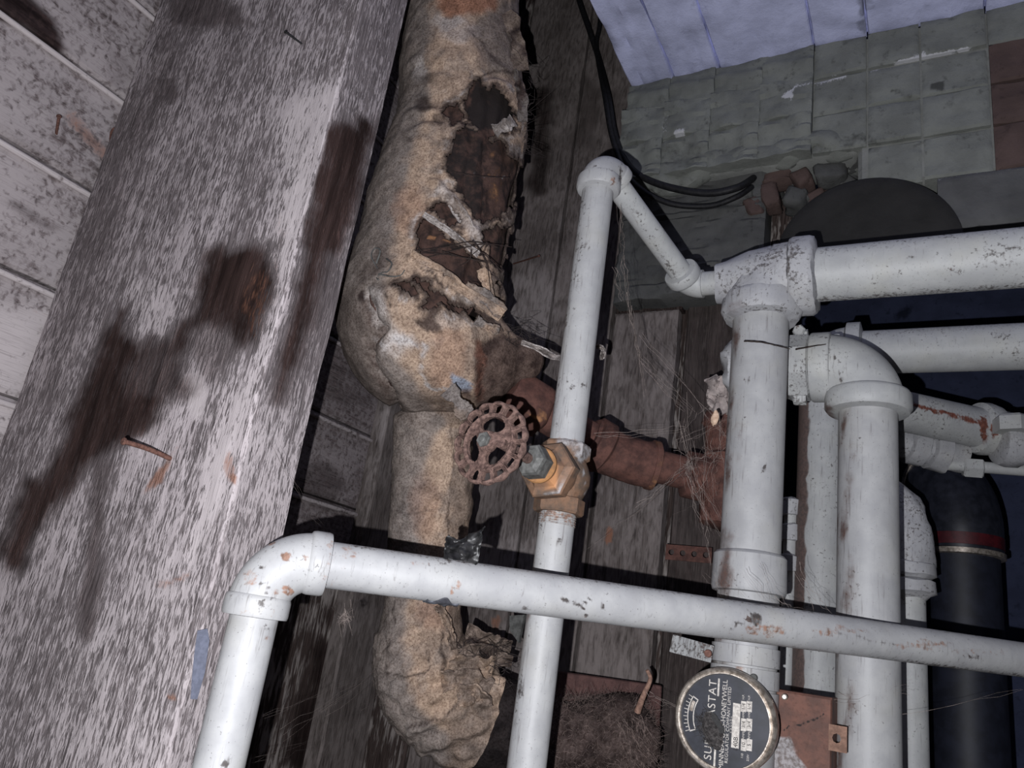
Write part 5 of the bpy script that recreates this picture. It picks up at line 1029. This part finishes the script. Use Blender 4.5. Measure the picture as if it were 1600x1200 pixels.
# ================================================================== cobwebs and litter
WEB = plain('cobweb_silk', lin(150, 138, 132), lin(110, 100, 96), 300, .95, 0, 0, .05)
def thread(a, b, sag=.0, n=9, jitter=.0012):
    a = np.asarray(a); b = np.asarray(b); t = np.linspace(0, 1, n)[:, None]; p = a + (b - a) * t - EZ * sag * 4 * t * (1 - t)
    p[1:-1] += RNG.normal(0, jitter, (n - 2, 3)); return p
def fan(pairs, dA, dB, k, jp=6, sag=.004):
    out = []
    for (x0, y0, x1, y1) in pairs:
        for _ in range(k): out.append(thread(P(x0 + random.uniform(-jp, jp), y0 + random.uniform(-jp, jp), dA + random.uniform(-.01, .01)), P(x1 + random.uniform(-jp, jp), y1 + random.uniform(-jp, jp), dB + random.uniform(-.01, .01)), random.uniform(0, sag)))
    return out
w_main = fan([(966, 320, 972, 400), (972, 400, 980, 460), (980, 460, 1000, 560), (985, 480, 1010, 620), (1000, 560, 1070, 640), (960, 420, 975, 470)], .80, .82, 4, 4)
w_mid = fan([(1000, 520, 1120, 660), (1005, 560, 1085, 640), (1060, 660, 1075, 740), (1075, 740, 1100, 800), (1075, 740, 1130, 840), (1080, 720, 1140, 690), (1060, 690, 1140, 650), (930, 680, 1070, 670), (1070, 735, 920, 860), (990, 790, 1080, 720), (1100, 800, 1110, 880), (1075, 745, 1095, 830), (1120, 660, 1150, 700), (1085, 640, 1060, 690), (1090, 760, 1160, 860), (1100, 700, 1130, 720)], .84, .82, 3, 5)
w_mid += [thread(P(random.uniform(1050, 1130), random.uniform(610, 800), .83), P(random.uniform(1050, 1140), random.uniform(620, 840), .82), .003) for _ in range(26)]
def web(name, lines, r, label, base): 
    rr_ = [r * random.choice((.6, .8, 1, 1, 1.6)) for _ in lines]; o = part(name, strands(lines, rr_, 3), WEB, base=base); tag(o, label, 'cobweb', kind='stuff'); return o
web('cobweb', w_main, .00017, 'ropey grey cobweb hanging from the top elbow of the light grey pipe', P(966, 320, .8))
web('cobweb', w_mid, .00013, 'tangled cobweb spread between the rusty branch pipe and the tee pipe', P(1100, 740, .82))
w3 = fan([(1110, 890, 1160, 960), (1160, 960, 1240, 1000), (1200, 930, 1260, 960), (1150, 900, 1230, 970), (1240, 890, 1290, 960), (1180, 880, 1220, 940), (1100, 960, 1150, 975)], .70, .70, 4, 14)
web('cobweb', w3, .00010, 'fine cobweb strung above the crossing pipe in front of the tee pipe', P(1180, 950, .7))
w4 = fan([(440, 1150, 600, 1040), (410, 1130, 560, 1060), (500, 1120, 640, 1000), (520, 940, 545, 980), (430, 700, 520, 850), (360, 1195, 480, 1160), (560, 1100, 620, 1055)], .62, .84, 3, 10)
web('cobweb', w4, .00009, 'fine cobweb from the post to the lower canvas bend', P(520, 1080, .7))
w5 = fan([(1300, 1100, 1420, 1070), (1310, 1080, 1420, 1085), (1310, 1140, 1600, 1080), (1020, 1090, 1070, 1110), (1015, 1085, 1060, 1100)], .74, .74, 2, 6)
web('cobweb', w5, .00011, 'cobweb threads crossing low behind the dial controller', P(1350, 1090, .74))
stain = [spline([P(1163, 533, .815), P(1185, 534, .808), P(1205, 538, .805), P(1235, 545, .808)], 20), spline([P(1243, 546, .85), P(1270, 541, .85), P(1290, 538, .85)], 12)]
for l_, lb_ in zip(stain, ('dark dusty thread draped over the tee pipe under its collar', 'dark dusty thread lying along the top of the large elbow')):
    tag(part('dusty_thread', strands([l_], .0010, 6), plain('dark_dust_string', lin(70, 62, 58), lin(40, 36, 35), 300, .95, 0, .5, 0), base=l_[0], disp=lambda v: v + fbm(v, 300, 3)[:, None] * .001), lb_, 'thread')
hs = P(1117, 655, .82)
tag(part('leaf_scrap', grid_patch(lambda u, v: hs + np.stack([(u - .5) * .008 * (1 - (2 * v - 1) ** 2 * .7), -.002 * np.sin(u * 3.1), (v - .5) * .016 + u * .002], 1), 8, 10, .0006), plain('dry_leaf', lin(212, 184, 160), lin(180, 150, 128), 300, .8), base=hs), 'pale dry leaf scrap caught in the tangled cobweb', 'leaf')
for x, y, d_, r_, l in ((538, 965, .60, .0045, 'tuft of fluff hanging in the web below the crossing pipe elbow'), (1076, 728, .83, .005, 'fluff ball in the middle of the tangled cobweb')):
    c = P(x, y, d_); ls = [[c + RNG.normal(0, r_ * .45, 3) * [1, .5, 1.2], c + RNG.normal(0, r_ * .7, 3), c + RNG.normal(0, r_, 3) * [1, .5, 1.4]] for _ in range(45)]
    tag(part('fluff', strands(ls, .00010, 3), WEB, base=c), l, 'fluff', kind='stuff')
dirt = P(1166, 968, .655)
for x, y, d_, s_, l in ((1166, 968, .650, .0032, 'brown crumb of debris stuck on the crossing pipe above the dial'), (1247, 524, .90, .004, '')):
    if not l: continue
    v0, f0_ = lathe(P(x, y, d_), -EY, [(-s_, s_ * .3), (-s_ * .6, s_), (0, s_ * 1.2), (s_ * .5, s_ * .8), (s_ * .7, s_ * .2)], 16)
    tag(part('debris', (v0, f0_), plain('brown_crumb', lin(110, 96, 90), lin(70, 60, 58), 400, .95), base=P(x, y, d_), disp=lambda v: v + np.stack([fbm(v + 2.0 * i, 260, 3) for i in range(3)], 1) * .004), l, 'debris')
